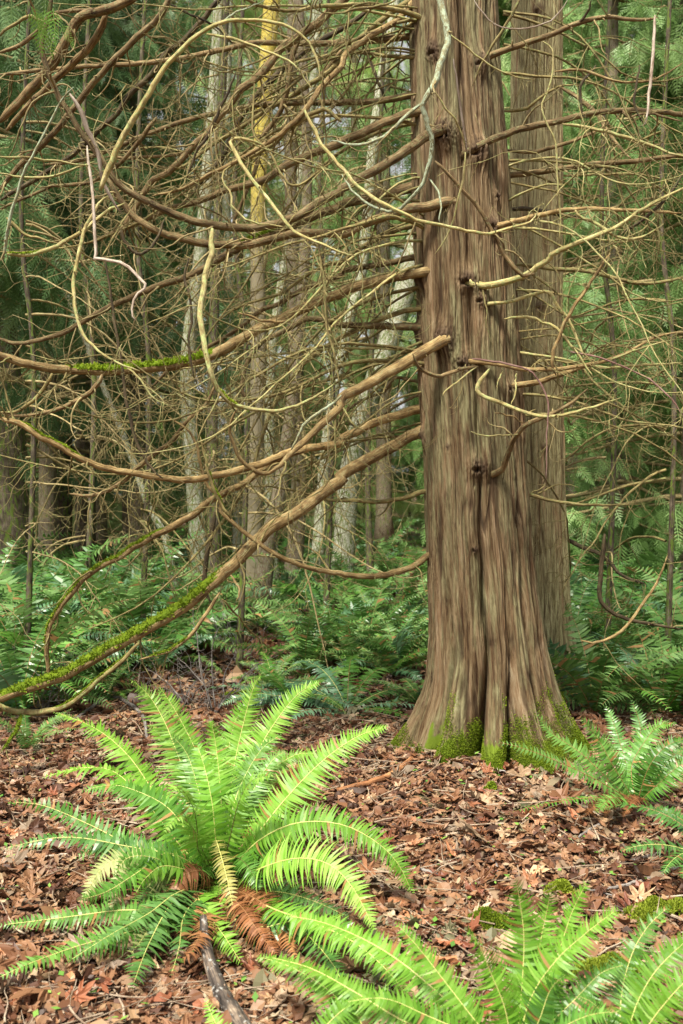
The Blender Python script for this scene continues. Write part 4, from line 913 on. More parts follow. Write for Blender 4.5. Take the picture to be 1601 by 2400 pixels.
H3([r0, (1430, 2420, 2.5), (1400, 2360, 2.5), (1350, 2330, 2.5)], 50, 'fern_mid', rnd=.4, n=36)
f2c = thing('sword_fern', 'few bright fronds poking in at the bottom edge beside the charred stick', 'fern', W(700, 2560, 2.5))
s0 = (720, 2540, 2.5)
hero_frond(f2c, [s0, (850, 2420, 2.55), (780, 2330, 2.65), (690, 2270, 2.75), (600, 2240, 2.85)], 56, 'fern_bright', rnd=.5, n=50)
hero_frond(f2c, [s0, (740, 2440, 2.5), (800, 2370, 2.55), (860, 2340, 2.6), (950, 2360, 2.6)], 42, 'fern_bright', rnd=.4, n=44)
hero_frond(f2c, [s0, (600, 2480, 2.55), (520, 2420, 2.6), (480, 2340, 2.7)], 40, 'fern_bright', rnd=.5, n=36)

def free_fern(name, label, base, fronds, group=None):
    """fronds: (azimuth deg, length, lift deg, droop, material, width)"""
    f = thing(name, label, 'fern', base, group)
    for az, L, el, dr, mat, wd in fronds:
        a = R(az); h = np.array([math.sin(a), -math.cos(a), 0]); P = []
        e = R(el); p = np.array(base, float); st = L / 7
        for i in range(8):
            P.append(p.copy()); p = p + st * (h * math.cos(e) + np.array([0, 0, math.sin(e)])); e -= dr / 7
        P = np.array(P); side = NR.randn() * .25
        P[:, 0] += side * np.linspace(0, 1, 8) ** 2 * L * .4 * h[1]; P[:, 1] -= side * np.linspace(0, 1, 8) ** 2 * L * .4 * h[0]
        fc = np.array([0, 0, 1.]) - h * .2 + np.array([0, -.25, 0])
        fm, sm = frond_mesh(P, wd, n=34, mats=(mat, 'stalk_brown' if NR.rand() < .5 else 'stalk_yellow'), face=fc, detail=3, base_rnd=.25 + .5 * NR.rand())
        o = under(link('frond', fm), f); link('stalk', sm, o)
    return f
def ring(n, L, el, mats, jit=1.0, dr=(1.1, 1.7), wd=.085, az0=0, azr=360):
    return [(az0 + azr * (i + .7 * NR.rand() - .35) / n, L * NR.uniform(.7, 1.1), NR.uniform(*el), NR.uniform(*dr), mats[NR.randint(len(mats))], wd * NR.uniform(.8, 1.1)) for i in range(n)]
# the fern at the right of the cedar
b3 = GP(1492, 1900)
f3 = thing('sword_fern', 'mid green fern on the leaf litter just right of the cedar base, with brown stalks', 'fern', b3)
HR = lambda pts, w_, m_='fern_mid', **k: hero_frond(f3, pts, w_, m_, stalk='stalk_brown', n=42, **k)
e0 = (1492, 1885, 4.65)
HR([e0, (1440, 1800, 4.6), (1400, 1730, 4.6), (1362, 1682, 4.55)], 40, rnd=.6)
HR([e0, (1480, 1800, 4.8), (1510, 1740, 4.85), (1545, 1700, 4.85), (1582, 1698, 4.8)], 40, rnd=.6)
HR([e0, (1420, 1840, 4.5), (1335, 1797, 4.45), (1233, 1756, 4.4), (1157, 1737, 4.4)], 26, rnd=.85)
HR([e0, (1430, 1830, 4.7), (1361, 1765, 4.75), (1290, 1715, 4.8), (1258, 1668, 4.8)], 36, rnd=.8)
HR([e0, (1520, 1800, 4.6), (1560, 1750, 4.6), (1610, 1730, 4.6)], 40, rnd=.3)
HR([e0, (1500, 1780, 4.9), (1500, 1700, 5.0), (1480, 1640, 5.05)], 36, 'fern_dark', rnd=.7)
HR([e0, (1465, 1780, 4.9), (1440, 1700, 5.0), (1420, 1655, 5.05)], 36, 'fern_dark', rnd=.8)
HR([e0, (1540, 1820, 4.8), (1580, 1770, 4.9), (1640, 1740, 4.9)], 40, 'fern_dark', rnd=.8)
HR([e0, (1455, 1870, 4.4), (1425, 1875, 4.3), (1396, 1905, 4.2)], 34, rnd=.7)
HR([e0, (1540, 1840, 4.6), (1600, 1790, 4.6), (1660, 1780, 4.6)], 42, rnd=.5)
HR([e0, (1400, 1870, 4.4), (1300, 1880, 4.3), (1190, 1905, 4.2)], 18, rnd=.5)
for k in range(3): HR([e0, (1440 + 30 * k, 1870, 4.5), (1400 + 40 * k, 1880, 4.4), (1370 + 45 * k, 1915, 4.3)], 24, 'fern_dead', rnd=.4, label='dead rust-brown frond')
b4 = GP(1680, 2040)
f4 = free_fern('sword_fern', 'dark green fern reaching in from the right edge above the grey sticks', b4, ring(12, .5, (35, 65), ['fern_mid', 'fern_dark'], wd=.07))
f5 = free_fern('sword_fern', 'bluish green fern lying low between the big cedar and the bright fern', GP(815, 1672), [
    (-95, .75, 25, 1.0, 'fern_blue', .075), (-60, .7, 20, 1.1, 'fern_blue', .08), (-20, .55, 20, 1.2, 'fern_blue', .08), (20, .6, 18, 1.2, 'fern_blue', .08), (55, .7, 20, 1.1, 'fern_mid', .075), (90, .7, 22, 1.0, 'fern_blue', .075),
    (120, .8, 30, 1.2, 'fern_dark', .08), (150, .8, 45, 1.3, 'fern_mid', .08), (180, .8, 55, 1.4, 'fern_mid', .08), (210, .85, 50, 1.4, 'fern_blue', .08), (240, .85, 35, 1.2, 'fern_blue', .08), (265, .8, 28, 1.1, 'fern_blue', .08), (-45, .5, 10, .9, 'fern_dead', .06), (30, .5, 10, .9, 'fern_dead', .06), (75, .5, 8, .8, 'fern_dead', .06)])
f6 = free_fern('sword_fern', 'blue-green fern with arching fronds behind the bright one, beside bare grey stems', GP(690, 1660), ring(12, .7, (30, 60), ['fern_blue', 'fern_mid'], wd=.075))

MIDF = [(905, 1590, .62, 'green fern close to the left side of the cedar, behind the bluish one'), (985, 1655, .42, 'small fern at the left foot of the cedar'), (745, 1575, .6, 'fern in the leaf litter between the bare shrub and the cedar'),
        (640, 1620, .5, 'small fern behind the bright fern, right of the bare shrub'), (60, 1610, .8, 'broad fern at the left edge under the mossy lowest branch'), (215, 1590, .75, 'broad fern just above the mossy lowest branch'), (370, 1575, .7, 'fern at the right end of the left bank, in front'),
        (470, 1530, .6, 'light green fern by the mossy humps')]
for i, (px, py, L_, lab) in enumerate(MIDF):
    free_fern('sword_fern', lab, GP(px, py), ring(15, L_ * 1.05, (35, 72), ['fern_back', 'fern_mid', 'fern_back', 'fern_blue'], wd=.085 * L_ / .7))
# fern prototypes for the banks behind: the fronds share mesh data
FP = []
for k in range(10):
    L = 1.0; e = R([66, 58, 74, 50, 62, 40, 70, 54, 78, 46][k]); dr = [1.2, 1.5, 1.1, 1.3, 1.7, 1.2, 1.6, 1.0, 1.4, 1.5][k]; P = []; p = np.zeros(3)
    for i in range(8):
        P.append(p.copy()); p = p + L / 7 * np.array([0.02 * (k - 5) * i / 4, -math.cos(e), math.sin(e)]); e -= dr / 7
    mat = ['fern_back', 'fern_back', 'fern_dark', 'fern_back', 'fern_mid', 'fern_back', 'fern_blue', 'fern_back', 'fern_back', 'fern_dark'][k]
    fm, sm = frond_mesh(np.array(P), .105, n=30, mats=(mat, 'stalk_brown'), face=(.25 * (k % 3 - 1), .25, .9), detail=2, stem=.08, rs=NR, base_rnd=.5, fill=.48)
    FP.append((fm, sm))
def proto_fern(x, y, size, label, group, nf=16, stalks=False, name='sword_fern', lean=None):
    base = (x, y, float(gh(x, y)) - .02)
    f = thing(name, label, 'fern', base, group)
    a0 = rnd.random() * 360
    for i in range(nf):
        fm, sm = FP[rnd.randrange(len(FP))]
        o = link('frond', fm, f); s_ = size * rnd.uniform(.72, 1.12)
        o.rotation_euler = (rnd.uniform(-.15, .25), rnd.uniform(-.15, .15), R(a0 + 360 * (i + rnd.random() * .8) / nf)); o.scale = (s_, s_, s_ * rnd.uniform(.85, 1.15))
        if stalks: link('stalk', sm, o)
    return f
def bank(x0, x1, y0, y1, n, size, label, group, nf=16, rows=None, avoid=None):
    """ferns scattered over picture columns x0..x1 and distances y0..y1"""
    k = 0; pts = []
    while k < n and len(pts) < 4000:
        d = rnd.uniform(y0, y1); px = rnd.uniform(x0, x1); x = (px - 800) / FPX * d
        pts.append(1)
        if (abs(x - .8) < .75 and abs(d - 5.8) < .9) or (abs(x - 1.4) < .5 and abs(d - 7.1) < .5): continue
        if avoid and avoid(px, d): continue
        if any((x - a) ** 2 + (d - b) ** 2 < (size * .30) ** 2 for a, b in FPOS): continue
        FPOS.append((x, d)); proto_fern(x, d, size * rnd.uniform(.8, 1.2), label, group, nf, stalks=d < 9); k += 1
FPOS = []
bank(-120, 430, 8.4, 13.5, 40, 1.25, 'dark green sword fern in the dense bank left of the cedar, under the mossy branches', 'ferns in the left bank', 18)
bank(-60, 110, 6.6, 8.4, 5, 1.05, 'tall upright sword fern at the left edge under the mossy branch', 'ferns at the left edge', 18)
bank(430, 1000, 9.8, 14, 24, .9, 'sword fern among leaf litter in the gap left of the cedar trunk', 'ferns in the gap left of the trunk', 14)
bank(680, 1010, 7.8, 9.8, 12, .85, 'sword fern close behind the left side of the big cedar', 'ferns behind the left side of the cedar', 15)
bank(1300, 1720, 6.4, 9.5, 24, .95, 'dark sword fern in the thicket right of the cedar base', 'ferns right of the cedar base', 16)
bank(1280, 1720, 9.5, 14, 28, 1.15, 'sword fern in the bank behind the right side of the cedar', 'ferns in the right bank', 16)
bank(-200, 1800, 13, 24, 80, 1.1, 'small far sword fern at the foot of the forest', 'far ferns at the foot of the forest', 11)
for i, (px, py, lab) in enumerate([(250, 1640, 'small low green fern under the mossy lowest branch'), (60, 1760, 'dark small fern at the left edge in the shade'), (1560, 1650, 'large dark fern at the right edge behind the mid green fern')]):
    g_ = GP(px, py); proto_fern(g_[0], g_[1], .5 if i < 2 else .8, lab, None, 10, True)

# ------------------------------------------------------------------ leaf litter
def maple_shape(k, rs):
    """outline points of one lobed leaf in the unit disc + curl; returns (V (n,3), Q)"""
    nl = 5; pts = [(0, -.55)]
    angs = np.radians([-150, -95, -90 + 180 * .5 + 0, 0, 0])
    lob = [(-62, .72), (-30, .95), (0, 1.05), (30, .95), (62, .72)] if k % 3 else [(-50, .6), (-22, .85), (0, 1.1), (25, .8), (55, .6)]
    out_ = []
    out_.append((-.10, -.42))
    out_.append((-.42, -.30))
    for i, (a, r) in enumerate(lob):
        a = math.radians(a * 1.45); r *= rs.uniform(.8, 1.1)
        for da, rr in ((-.17, .66), (-.09, .8), (0, 1.0), (.09, .8), (.17, .66)):
            out_.append((math.sin(a + da) * r * rr, math.cos(a + da) * r * rr))
        if i < 4:
            a2 = math.radians((lob[i][0] + lob[i + 1][0]) / 2 * 1.45); out_.append((math.sin(a2) * .38, math.cos(a2) * .38))
    out_.append((.42, -.30)); out_.append((.10, -.42))
    O = np.array(out_)
    m = len(O); inner = O * .5
    V = np.vstack([O, inner, [[0, 0]]])
    Z = np.zeros(len(V))
    r2 = (V ** 2).sum(1); a = np.arctan2(V[:, 0], V[:, 1])
    Z += rs.uniform(-.1, .45) * r2 + .13 * np.sin(a * 3 + rs.rand() * 6) * r2 ** .6 + .06 * rs.randn(len(V)) + rs.uniform(-.5, .5) * V[:, 0] ** 2 + rs.uniform(-.3, .3) * V[:, 1] * np.abs(V[:, 1])
    V = np.column_stack([V, Z]) * .6
    Q = [(i, (i + 1) % m, m + (i + 1) % m, m + i) for i in range(m)]
    # centre fan as quads (pairs)
    c = 2 * m
    for i in range(0, m - 1, 2): Q.append((m + i, m + i + 1, m + (i + 2) % m, c))
    return V, np.array(Q)
def oval_shape(rs, narrow=.35):
    n = 5; t = np.linspace(0, 1, n + 1); w_ = narrow * np.sin(pi * t ** .8) ** .8; b = rs.uniform(-.8, .8); f = rs.uniform(-.2, .6)
    y = t - .5; z = b * y ** 2 + .05 * rs.randn(n + 1)
    L_ = np.column_stack([-w_, y, z + f * w_]); C_ = np.column_stack([.03 * rs.randn(n + 1), y, z]); R_ = np.column_stack([w_, y, z + f * w_])
    V = np.vstack([L_, C_, R_]); m = n + 1
    Q = [(i, i + 1, m + i + 1, m + i) for i in range(n)] + [(m + i, m + i + 1, 2 * m + i + 1, 2 * m + i) for i in range(n)]
    return V, np.array(Q)
def scatter_leaves(name, shapes, N, region, size, rndr, mat='litter', tilt=.5, lift=(.0, .02), clear=None):
    d = region[2] + (region[3] - region[2]) * NR.rand(N) ** region[4]
    px = NR.uniform(region[0], region[1], N); x = (px - 800) / FPX * d
    if clear is not None:
        k = clear(x, d); x, d = x[k], d[k]
    N = len(x); z = gh(x, d)
    VV, QQ, RR = [], [], []; o = 0
    sh = NR.randint(0, len(shapes), N); off = Vector((0, 0, 0))
    for s in range(len(shapes)):
        idx = np.where(sh == s)[0]; m = len(idx)
        if not m: continue
        V0, Q0 = shapes[s]
        a, b, c = NR.rand(m) * 2 * pi, NR.randn(m) * tilt, NR.randn(m) * tilt
        flip = np.where(NR.rand(m) < .5, 1, -1)
        sz = size * np.exp(NR.randn(m) * .35)
        V = np.repeat(V0[None], m, 0) * sz[:, None, None]; V[..., 2] *= flip[:, None]
        y_, z_ = V[..., 1].copy(), V[..., 2].copy(); cb, sb = np.cos(b)[:, None], np.sin(b)[:, None]; V[..., 1], V[..., 2] = y_ * cb - z_ * sb, y_ * sb + z_ * cb
        x_, z_ = V[..., 0].copy(), V[..., 2].copy(); cb, sb = np.cos(c)[:, None], np.sin(c)[:, None]; V[..., 0], V[..., 2] = x_ * cb - z_ * sb, x_ * sb + z_ * cb
        x_, y_ = V[..., 0].copy(), V[..., 1].copy(); cb, sb = np.cos(a)[:, None], np.sin(a)[:, None]; V[..., 0], V[..., 1] = x_ * cb - y_ * sb, x_ * sb + y_ * cb
        zmin = V[..., 2].min(1)
        V += np.stack([x[idx], d[idx], z[idx] - zmin * .55 + NR.uniform(lift[0], lift[1], m)], -1)[:, None]
        VV.append(V.reshape(-1, 3)); QQ.append((Q0[None] + (np.arange(m) * len(V0))[:, None, None]).reshape(-1, 4) + o); o += m * len(V0)
        patch = .10 * np.sin(x[idx] * 3.1 + 1) * np.sin(d[idx] * 2.3)
        RR.append(np.repeat(np.clip(NR.uniform(rndr[0], rndr[1], m) + patch, 0, 1), len(V0)))
    o_ = link(name, mesh_np(name, np.vstack(VV), np.vstack(QQ), [mat], {'rnd': np.concatenate(RR)}, smooth=False)); o_['kind'] = 'stuff'
    return o_
LS = [maple_shape(k, NR) for k in range(9)]; OS = [oval_shape(NR) for _ in range(10)]; NS = [oval_shape(NR, .13) for _ in range(6)]
def clear_toes(x, y): return ((x - .8) ** 2 + (y - 5.75) ** 2 > .36 ** 2) & ((x - 1.40) ** 2 + (y - 7.1) ** 2 > .3 ** 2)
scatter_leaves('leaf_litter', LS, 8600, (-550, 2150, 2.5, 7.5, 1.15), .070, (0, 1), clear=clear_toes, lift=(0, .022), tilt=.3)
scatter_leaves('leaf_litter', OS, 20000, (-550, 2150, 2.5, 7.5, 1.1), .045, (0, 1), clear=clear_toes, lift=(0, .018), tilt=.35)
scatter_leaves('leaf_litter', NS, 30000, (-550, 2150, 2.5, 8.5, 1.1), .046, (.1, 1), clear=clear_toes, tilt=.3)
scatter_leaves('leaf_litter', OS, 21000, (-500, 2100, 7.0, 20, 1.0), .085, (0, .8), clear=clear_toes, tilt=.5)

# the large leaves that lie on top, one by one
def big_leaf(px, py, size, az, shade, tl=(.0, .0)):
    g = GP(px, py, .022); k = NR.randint(0, len(LS)); V, Q = LS[k]; V = V * size
    V = V - [0, 0, V[:, 2].min() * .7]
    rv = np.full(len(V), shade); me_ = BL.get(k)
    o = link('fallen_leaf', mesh_np('fallen_leaf', V, Q, ['maple_leaf'], {'rnd': rv}, smooth=False), None, g); o.rotation_euler = (tl[0], tl[1], az)
    return o
BL = {}
n_ = 0
for (px, py, sz, sh, lab) in [(370, 2365, .17, .28, 'large reddish brown maple leaf in front of the bright fern, left of the charred stick'), (440, 2260, .09, .82, 'grey toothed leaf on end beside the charred stick'), (255, 2285, .11, .8, 'pale grey leaf lying under the low left fronds'),
                              (590, 2290, .12, .25, 'purplish brown maple leaf right of the charred stick'), (1040, 2270, .14, .55, 'curled tan leaf left of the lower right fern'), (1500, 2120, .13, .97, 'pale upright leaf catching light at the lower right'),
                              (860, 2060, .13, .62, 'orange maple leaf beside the tip of the drooping frond'), (930, 2130, .13, .55, 'orange brown lobed leaf left of the lower right fern'), (1350, 1930, .16, .38, 'large brown leaf lying under the right fern'),
                              (1060, 2015, .12, .5, 'flat brown leaf above the small moss patch'), (180, 2360, .12, .35, 'brown leaf in the lower left corner'), (1045, 1760, .12, .7, 'orange bunch of leaf lobes against the cedar base')]:
    tag(big_leaf(px, py, sz, NR.rand() * 6, sh, (NR.randn() * .25, NR.randn() * .25)), lab, 'leaf')
for k in range(150):
    d = NR.uniform(2.75, 5.6); px = NR.uniform(0, 1600); py = HOR + 1.5 * FPX / d
    if abs(px - 1120) < 190 and py < 1790: continue
    tag(big_leaf(px, min(py, 2420), NR.uniform(.07, .125), NR.rand() * 6, NR.rand(), (NR.randn() * .3, NR.randn() * .3)), 'curled brown maple leaf on top of the litter', 'leaf', 'loose maple leaves on the litter')

# ------------------------------------------------------------------ sticks and logs on the ground
def stick(label, pts, wpx, mat='stick', name='fallen_stick', lift=.015, seg=8, cat='stick', tw=None):
    P = np.array([GP(x, y, lift + (h[0] if h else 0)) for x, y, *h in pts]); r = np.interp(np.linspace(0, 1, 24), np.linspace(0, 1, len(wpx)), wpx) / 2 / FPX
    C_ = catmull(P, 24); r = r * C_[:, 1]; C_[:, 2] += r * .7; C_ += NR.randn(24, 3) * .0015
    o = link(name, tube_mesh(name, C_[None], r[None], mat, seg, .07)); tag(o, label, cat); return o
stick('long pale curved stick lying on the litter right of the bright fern', [(790, 2026), (876, 2011), (953, 1991), (1045, 1966), (1126, 1953)], (6, 8, 7, 5))
stick('thin pale twig on the litter left of the cedar base', [(800, 1877), (876, 1879), (932, 1874), (993, 1849)], (3, 4, 3))
stick('thick tan root-like stick running to the left foot of the cedar', [(790, 1862), (876, 1843), (927, 1820), (972, 1782)], (9, 15, 14, 12), 'rotten')
stick('short grey log piece on the litter in the middle', [(968, 2049), (1000, 2056), (1032, 2066)], (9, 12, 9), 'greystick')
stick('dark forked stick on the litter at the right edge', [(1430, 2040), (1514, 2020), (1610, 1995)], (5, 8, 8), 'charred')
stick('grey bent stick at the right, above the pale leaf', [(1390, 2098), (1504, 2078), (1565, 2052), (1620, 2040)], (6, 9, 10, 8), 'greystick')
stick('grey brown stick below the right fern', [(1356, 1972), (1395, 1948), (1440, 1926)], (5, 8, 7), 'greystick')
stick('fine brown twig under the right fern', [(1400, 1958), (1450, 1946), (1508, 1932)], (3, 4, 3), 'rotten')
stick('dark stick in front of the cedar base', [(1092, 1798), (1140, 1808), (1184, 1818)], (6, 8, 6), 'greystick')
stick('short dark twig beside the small moss patch', [(1068, 2190), (1085, 2170), (1106, 2150)], (6, 7, 5), 'charred')
stick('small crooked grey twig in the middle of the litter', [(1150, 2018), (1168, 2048), (1148, 2074)], (5, 5, 3), 'greystick')
stick('slender green-grey twig slanting behind the lower right fern', [(1340, 2085), (1420, 2105), (1480, 2128), (1545, 2185)], (4, 4, 3), 'greystick')
stick('charred forked stick at the bottom edge below the bright fern', [(478, 2240, .10), (486, 2290, .05), (515, 2345), (560, 2420), (590, 2480)], (18, 30, 38, 42, 40), 'charred', seg=12)
stick('whitish stick at the left edge among leaves', [(-20, 2008), (70, 2018), (160, 2012)], (6, 6, 4), 'white')
stick('tan stick just below the whitish one at the left edge', [(-20, 2036), (70, 2044), (145, 2045)], (5, 6, 4))
stick('thin grey twig slanting at the lower left edge', [(28, 2145), (66, 2106), (122, 2076)], (4, 4, 2), 'greystick')
stick('grey stub standing in the litter behind the bright fern', [(585, 1902, .12), (600, 1920, .05), (612, 1938)], (16, 18, 18), 'greystick')
stick('mossless grey log lying behind the big cedar on its left', [(850, 1478), (928, 1504), (1030, 1524)], (12, 20, 18), 'greystick', name='fallen_log', cat='log')
stick('pale twig lying across the shade behind the bright fern', [(320, 1742), (410, 1741)], (4, 4))
stick('dark curved stick in the shaded litter at the left', [(180, 1690), (260, 1640), (330, 1680), (345, 1740)], (7, 9, 7), 'greystick')
stick('brown stick leaning in the shaded litter behind the fern', [(190, 1585), (240, 1640), (285, 1690)], (5, 6, 5), 'rotten')
stick('pale brown stick crossing the shaded litter', [(200, 1740), (310, 1642), (330, 1590, .08)], (5, 6, 4))
stick('dark fallen log in front of the forest at the left', [(-60, 1312), (150, 1296), (420, 1304)], (14, 22, 16), 'darktrunk', name='fallen_log', cat='log')
# fine twig debris
s_ = np.column_stack([np.zeros(900), np.zeros(900), np.zeros(900)]); dd_ = NR.uniform(2.6, 9, 900); xx_ = NR.uniform(-820, 860, 900) / FPX * dd_
k_ = clear_toes(xx_, dd_); dd_, xx_ = dd_[k_], xx_[k_]
st_ = np.column_stack([xx_, dd_, gh(xx_, dd_) + .02]); an_ = NR.rand(len(st_)) * 2 * pi
P_, R_ = grow(st_, np.column_stack([np.cos(an_), np.sin(an_), np.zeros(len(st_))]), NR.uniform(.08, .5, len(st_)), NR.uniform(.0015, .0045, len(st_)), 7, curl=.6, sag=0, jitter=.12)
P_[..., 2] = gh(P_[..., 0], P_[..., 1]) + .018 + .02 * NR.rand(len(st_))[:, None] + np.abs(P_[..., 2] - P_[:, :1, 2]) * .2
V_, Q_, T_ = tubes(P_, R_, 5); o = link('twig_debris', mesh_np('twig_debris', V_, Q_, ['stick'], {'tc': T_})); o['kind'] = 'stuff'

# bare grey seedling stems behind the bright fern
def bare_shrub(px, py, h, label, n=6, spread=.5):
    g = GP(px, py); f = thing('bare_shrub', label, 'shrub', g)
    st = np.repeat(g[None], n, 0) + NR.randn(n, 3) * (.03, .03, 0); di = NR.randn(n, 3) * (spread, spread, 0) + (0, 0, 1)
    P, Rr = grow(st, di, h * NR.uniform(.6, 1.1, n), np.full(n, .006), 14, curl=.7, sag=-.2, jitter=.14)
    for i in range(n):
        o = under(link('stem', tube_mesh('stem', P[i:i + 1], Rr[i:i + 1], 'greystick', 6, .05)), f)
        t = link('twigs', twig_mesh('twigs', P[i:i + 1], Rr[i:i + 1], 'greystick', 7, .25, 2, .12), o); t['kind'] = 'stuff'
bare_shrub(502, 1672, .75, 'leafless grey twiggy shrub standing behind the bright fern')
bare_shrub(430, 1650, .5, 'small leafless shrub left of the taller bare one')
bare_shrub(570, 1560, .7, 'bare twiggy shrub in the gap of dark litter')
bare_shrub(90, 1680, .6, 'bare shrub at the left edge below the mossy branch')

# moss patches on the ground
def moss_patch(px, py, rx, ry, label, mat='moss_bright', n=7000, h=.018):
    g = GP(px, py); a = NR.rand(n) * 2 * pi; r = NR.rand(n) ** .6 * (1 + .25 * np.sin(a * 3 + px) + .15 * np.sin(a * 7))
    x = g[0] + rx * r * np.cos(a); y = g[1] + ry * r * np.sin(a); z = gh(x, y) + .035 * np.clip(1 - r ** 2, 0, 1) * (1 + .4 * np.sin(x * 60) * np.sin(y * 50)) + .012
    p = np.column_stack([x, y, z]); q = NR.randn(n, 3) * .6 + (0, 0, 1); q /= np.linalg.norm(q, axis=1, keepdims=True); sw = np.cross(q, NR.randn(n, 3)); sw /= np.linalg.norm(sw, axis=1, keepdims=True); sw *= .0028; h = h * .7
    hh = (h * (.5 + NR.rand(n)))[:, None]; V = np.stack([p - sw, p + sw, p + q * hh + sw * .5, p + q * hh - sw * .5], 1).reshape(-1, 3)
    o = link('moss_patch', mesh_np('moss_patch', V, np.arange(4 * n).reshape(-1, 4), [mat], {'rnd': np.repeat(NR.rand(n), 4)}, smooth=False)); tag(o, label, 'moss', kind='stuff')
moss_patch(1540, 2150, .14, .07, 'bright yellow-green moss cushion by the pale leaf at the right')
moss_patch(1150, 2175, .08, .05, 'small moss patch left of the lower right fern', 'moss')
moss_patch(1430, 2290, .12, .08, 'bright moss between the two lower right ferns')
moss_patch(1310, 2100, .05, .03, 'tiny bright moss tuft above the lower right fern')
moss_patch(620, 1478, .35, .3, 'mossy hummock in the gap left of the cedar', 'moss', 5000)
moss_patch(520, 1490, .3, .25, 'mossy hump beside the dark dead trunk', 'moss', 4000)
moss_patch(1150, 1860, .03, .02, 'small moss fleck on the litter before the cedar', 'moss', 600)
moss_patch(560, 1640, .16, .1, 'flat moss patch behind the bright fern', 'moss', 2500)
# low herbs
def herbs(n, region):
    d = NR.uniform(region[2], region[3], n); x = (NR.uniform(region[0], region[1], n) - 800) / FPX * d; p = np.column_stack([x, d, gh(x, d) + NR.uniform(.01, .05, n)])
    a = NR.rand(n) * 2 * pi; L_ = NR.uniform(.012, .035, n); u = np.column_stack([np.cos(a), np.sin(a), NR.uniform(-.3, .5, n)]); v = np.column_stack([-np.sin(a), np.cos(a), NR.uniform(-.3, .3, n)])
    V = np.stack([p, p + u * L_[:, None] * .5 + v * L_[:, None] * .3, p + u * L_[:, None], p + u * L_[:, None] * .5 - v * L_[:, None] * .3], 1).reshape(-1, 3)
    o = link('ground_cover', mesh_np('ground_cover', V, np.arange(4 * n).reshape(-1, 4), ['herb'], {'rnd': np.repeat(NR.rand(n), 4)}, smooth=False)); o['kind'] = 'stuff'
herbs(1300, (-60, 1680, 2.6, 8)); herbs(9000, (-100, 1700, 8, 18))

# ------------------------------------------------------------------ the forest behind
def spray(rs, L=.42, n=9):
    """one flat drooping cedar spray hanging along -z: blades left and right of an axis"""
    V = []; 
    for i in range(n):
        t = (i + .6) / n; y = -t * L; w_ = L * .34 * (1 - t) ** .7 + .02; fx = .10 * t * L
        for sd in (-1, 1):
            a = np.array([0, fx, y]); ln = w_ * rs.uniform(.8, 1.2); dv = np.array([sd * .8, rs.uniform(-.15, .25), -.62]); dv /= np.linalg.norm(dv); hw_ = max(.005, L / n * .34)
            nv = np.array([sd * .3, 0, .8]); b = a + dv * ln
            m_ = a + dv * ln * .45
            V += [a, m_ + nv * hw_ * .7, b, m_ - nv * hw_ * .7]
    V.append(np.array([-.006, 0, 0])); V.append(np.array([.006, 0, 0])); V.append(np.array([.004, .1 * L, -L * 1.1])); V.append(np.array([-.004, .1 * L, -L * 1.1]))
    return np.array(V)
SPR = [spray(NR, .42, 10) for _ in range(6)]
def foliage(name, starts, azs, sizes, shade, mat, swing=.35, rs=NR):
    """hang sprays at starts; azimuth of the flat side; each spray swings a little"""
    N = len(starts); k = len(SPR[0]); sel = rs.randint(0, len(SPR), N); B = np.array(SPR)[sel] * sizes[:, None, None]
    tl = rs.randn(N) * swing + .25; tr = rs.randn(N) * swing
    x, y, z = B[..., 0], B[..., 1], B[..., 2]
    c, s = np.cos(tl)[:, None], np.sin(tl)[:, None]; y, z = y * c - z * s, y * s + z * c
    c, s = np.cos(tr)[:, None], np.sin(tr)[:, None]; x, z = x * c - z * s, x * s + z * c
    c, s = np.cos(azs)[:, None], np.sin(azs)[:, None]; x, y = x * c - y * s, x * s + y * c
    V = (np.stack([x, y, z], -1) + starts[:, None]).reshape(-1, 3)
    return mesh_np(name, V, np.arange(N * k).reshape(-1, 4), [mat], {'rnd': np.repeat(np.clip(shade + .12 * rs.randn(N), 0, 1), k)}, smooth=False)
def crown_data(h, z0, rad, nb, ns, mat, ss, rs=NR, name='crown', droop=.5):
    """boughs spiral up the trunk and hang; returns crown mesh and bough mesh"""
    z = z0 + (h - z0) * rs.rand(nb) ** .95; az = rs.rand(nb) * 2 * pi; rel = (z - z0) / (h - z0)
    Lb = rad * (1 - rel) ** .75 * rs.uniform(.6, 1.15, nb) + .25
    t = np.linspace(0, 1, 9)[None]
    rr = Lb[:, None] * t; zz = z[:, None] + Lb[:, None] * (.12 * t - droop * t ** 1.6 + .28 * t ** 3.5)
    P = np.stack([rr * np.cos(az)[:, None], rr * np.sin(az)[:, None], zz], -1) + rs.randn(nb, 9, 3) * .03 * t[..., None]
    Rr = (.012 + .010 * Lb)[:, None] * (1 - .8 * t)
    V, Q, T = tubes(P, Rr, 5); bough = mesh_np('boughs', V, Q, ['bgbranch'], {'tc': T})
    idx = np.repeat(np.arange(nb), ns); f = .18 + .82 * rs.rand(len(idx)) ** .8; fi = f * 8; i0 = np.clip(fi.astype(int), 0, 7); u = (fi - i0)[:, None]
    s = P[idx, i0] * (1 - u) + P[idx, i0 + 1] * u
    side = rs.randn(len(idx)) * .22 * Lb[idx] * (1.15 - f)
    s[:, 0] += -np.sin(az[idx]) * side; s[:, 1] += np.cos(az[idx]) * side; s[:, 2] -= np.abs(side) * .35
    shade = np.clip(.32 + .38 * rs.rand(nb)[idx] + .12 * f, 0, 1)
    fo = foliage(name, s, az[idx] + pi / 2 * (rs.rand(len(idx)) < .5) + rs.randn(len(idx)) * .5, ss * rs.uniform(.6, 1.25, len(idx)), shade, mat, rs=rs)
    return fo, bough
CR = {}
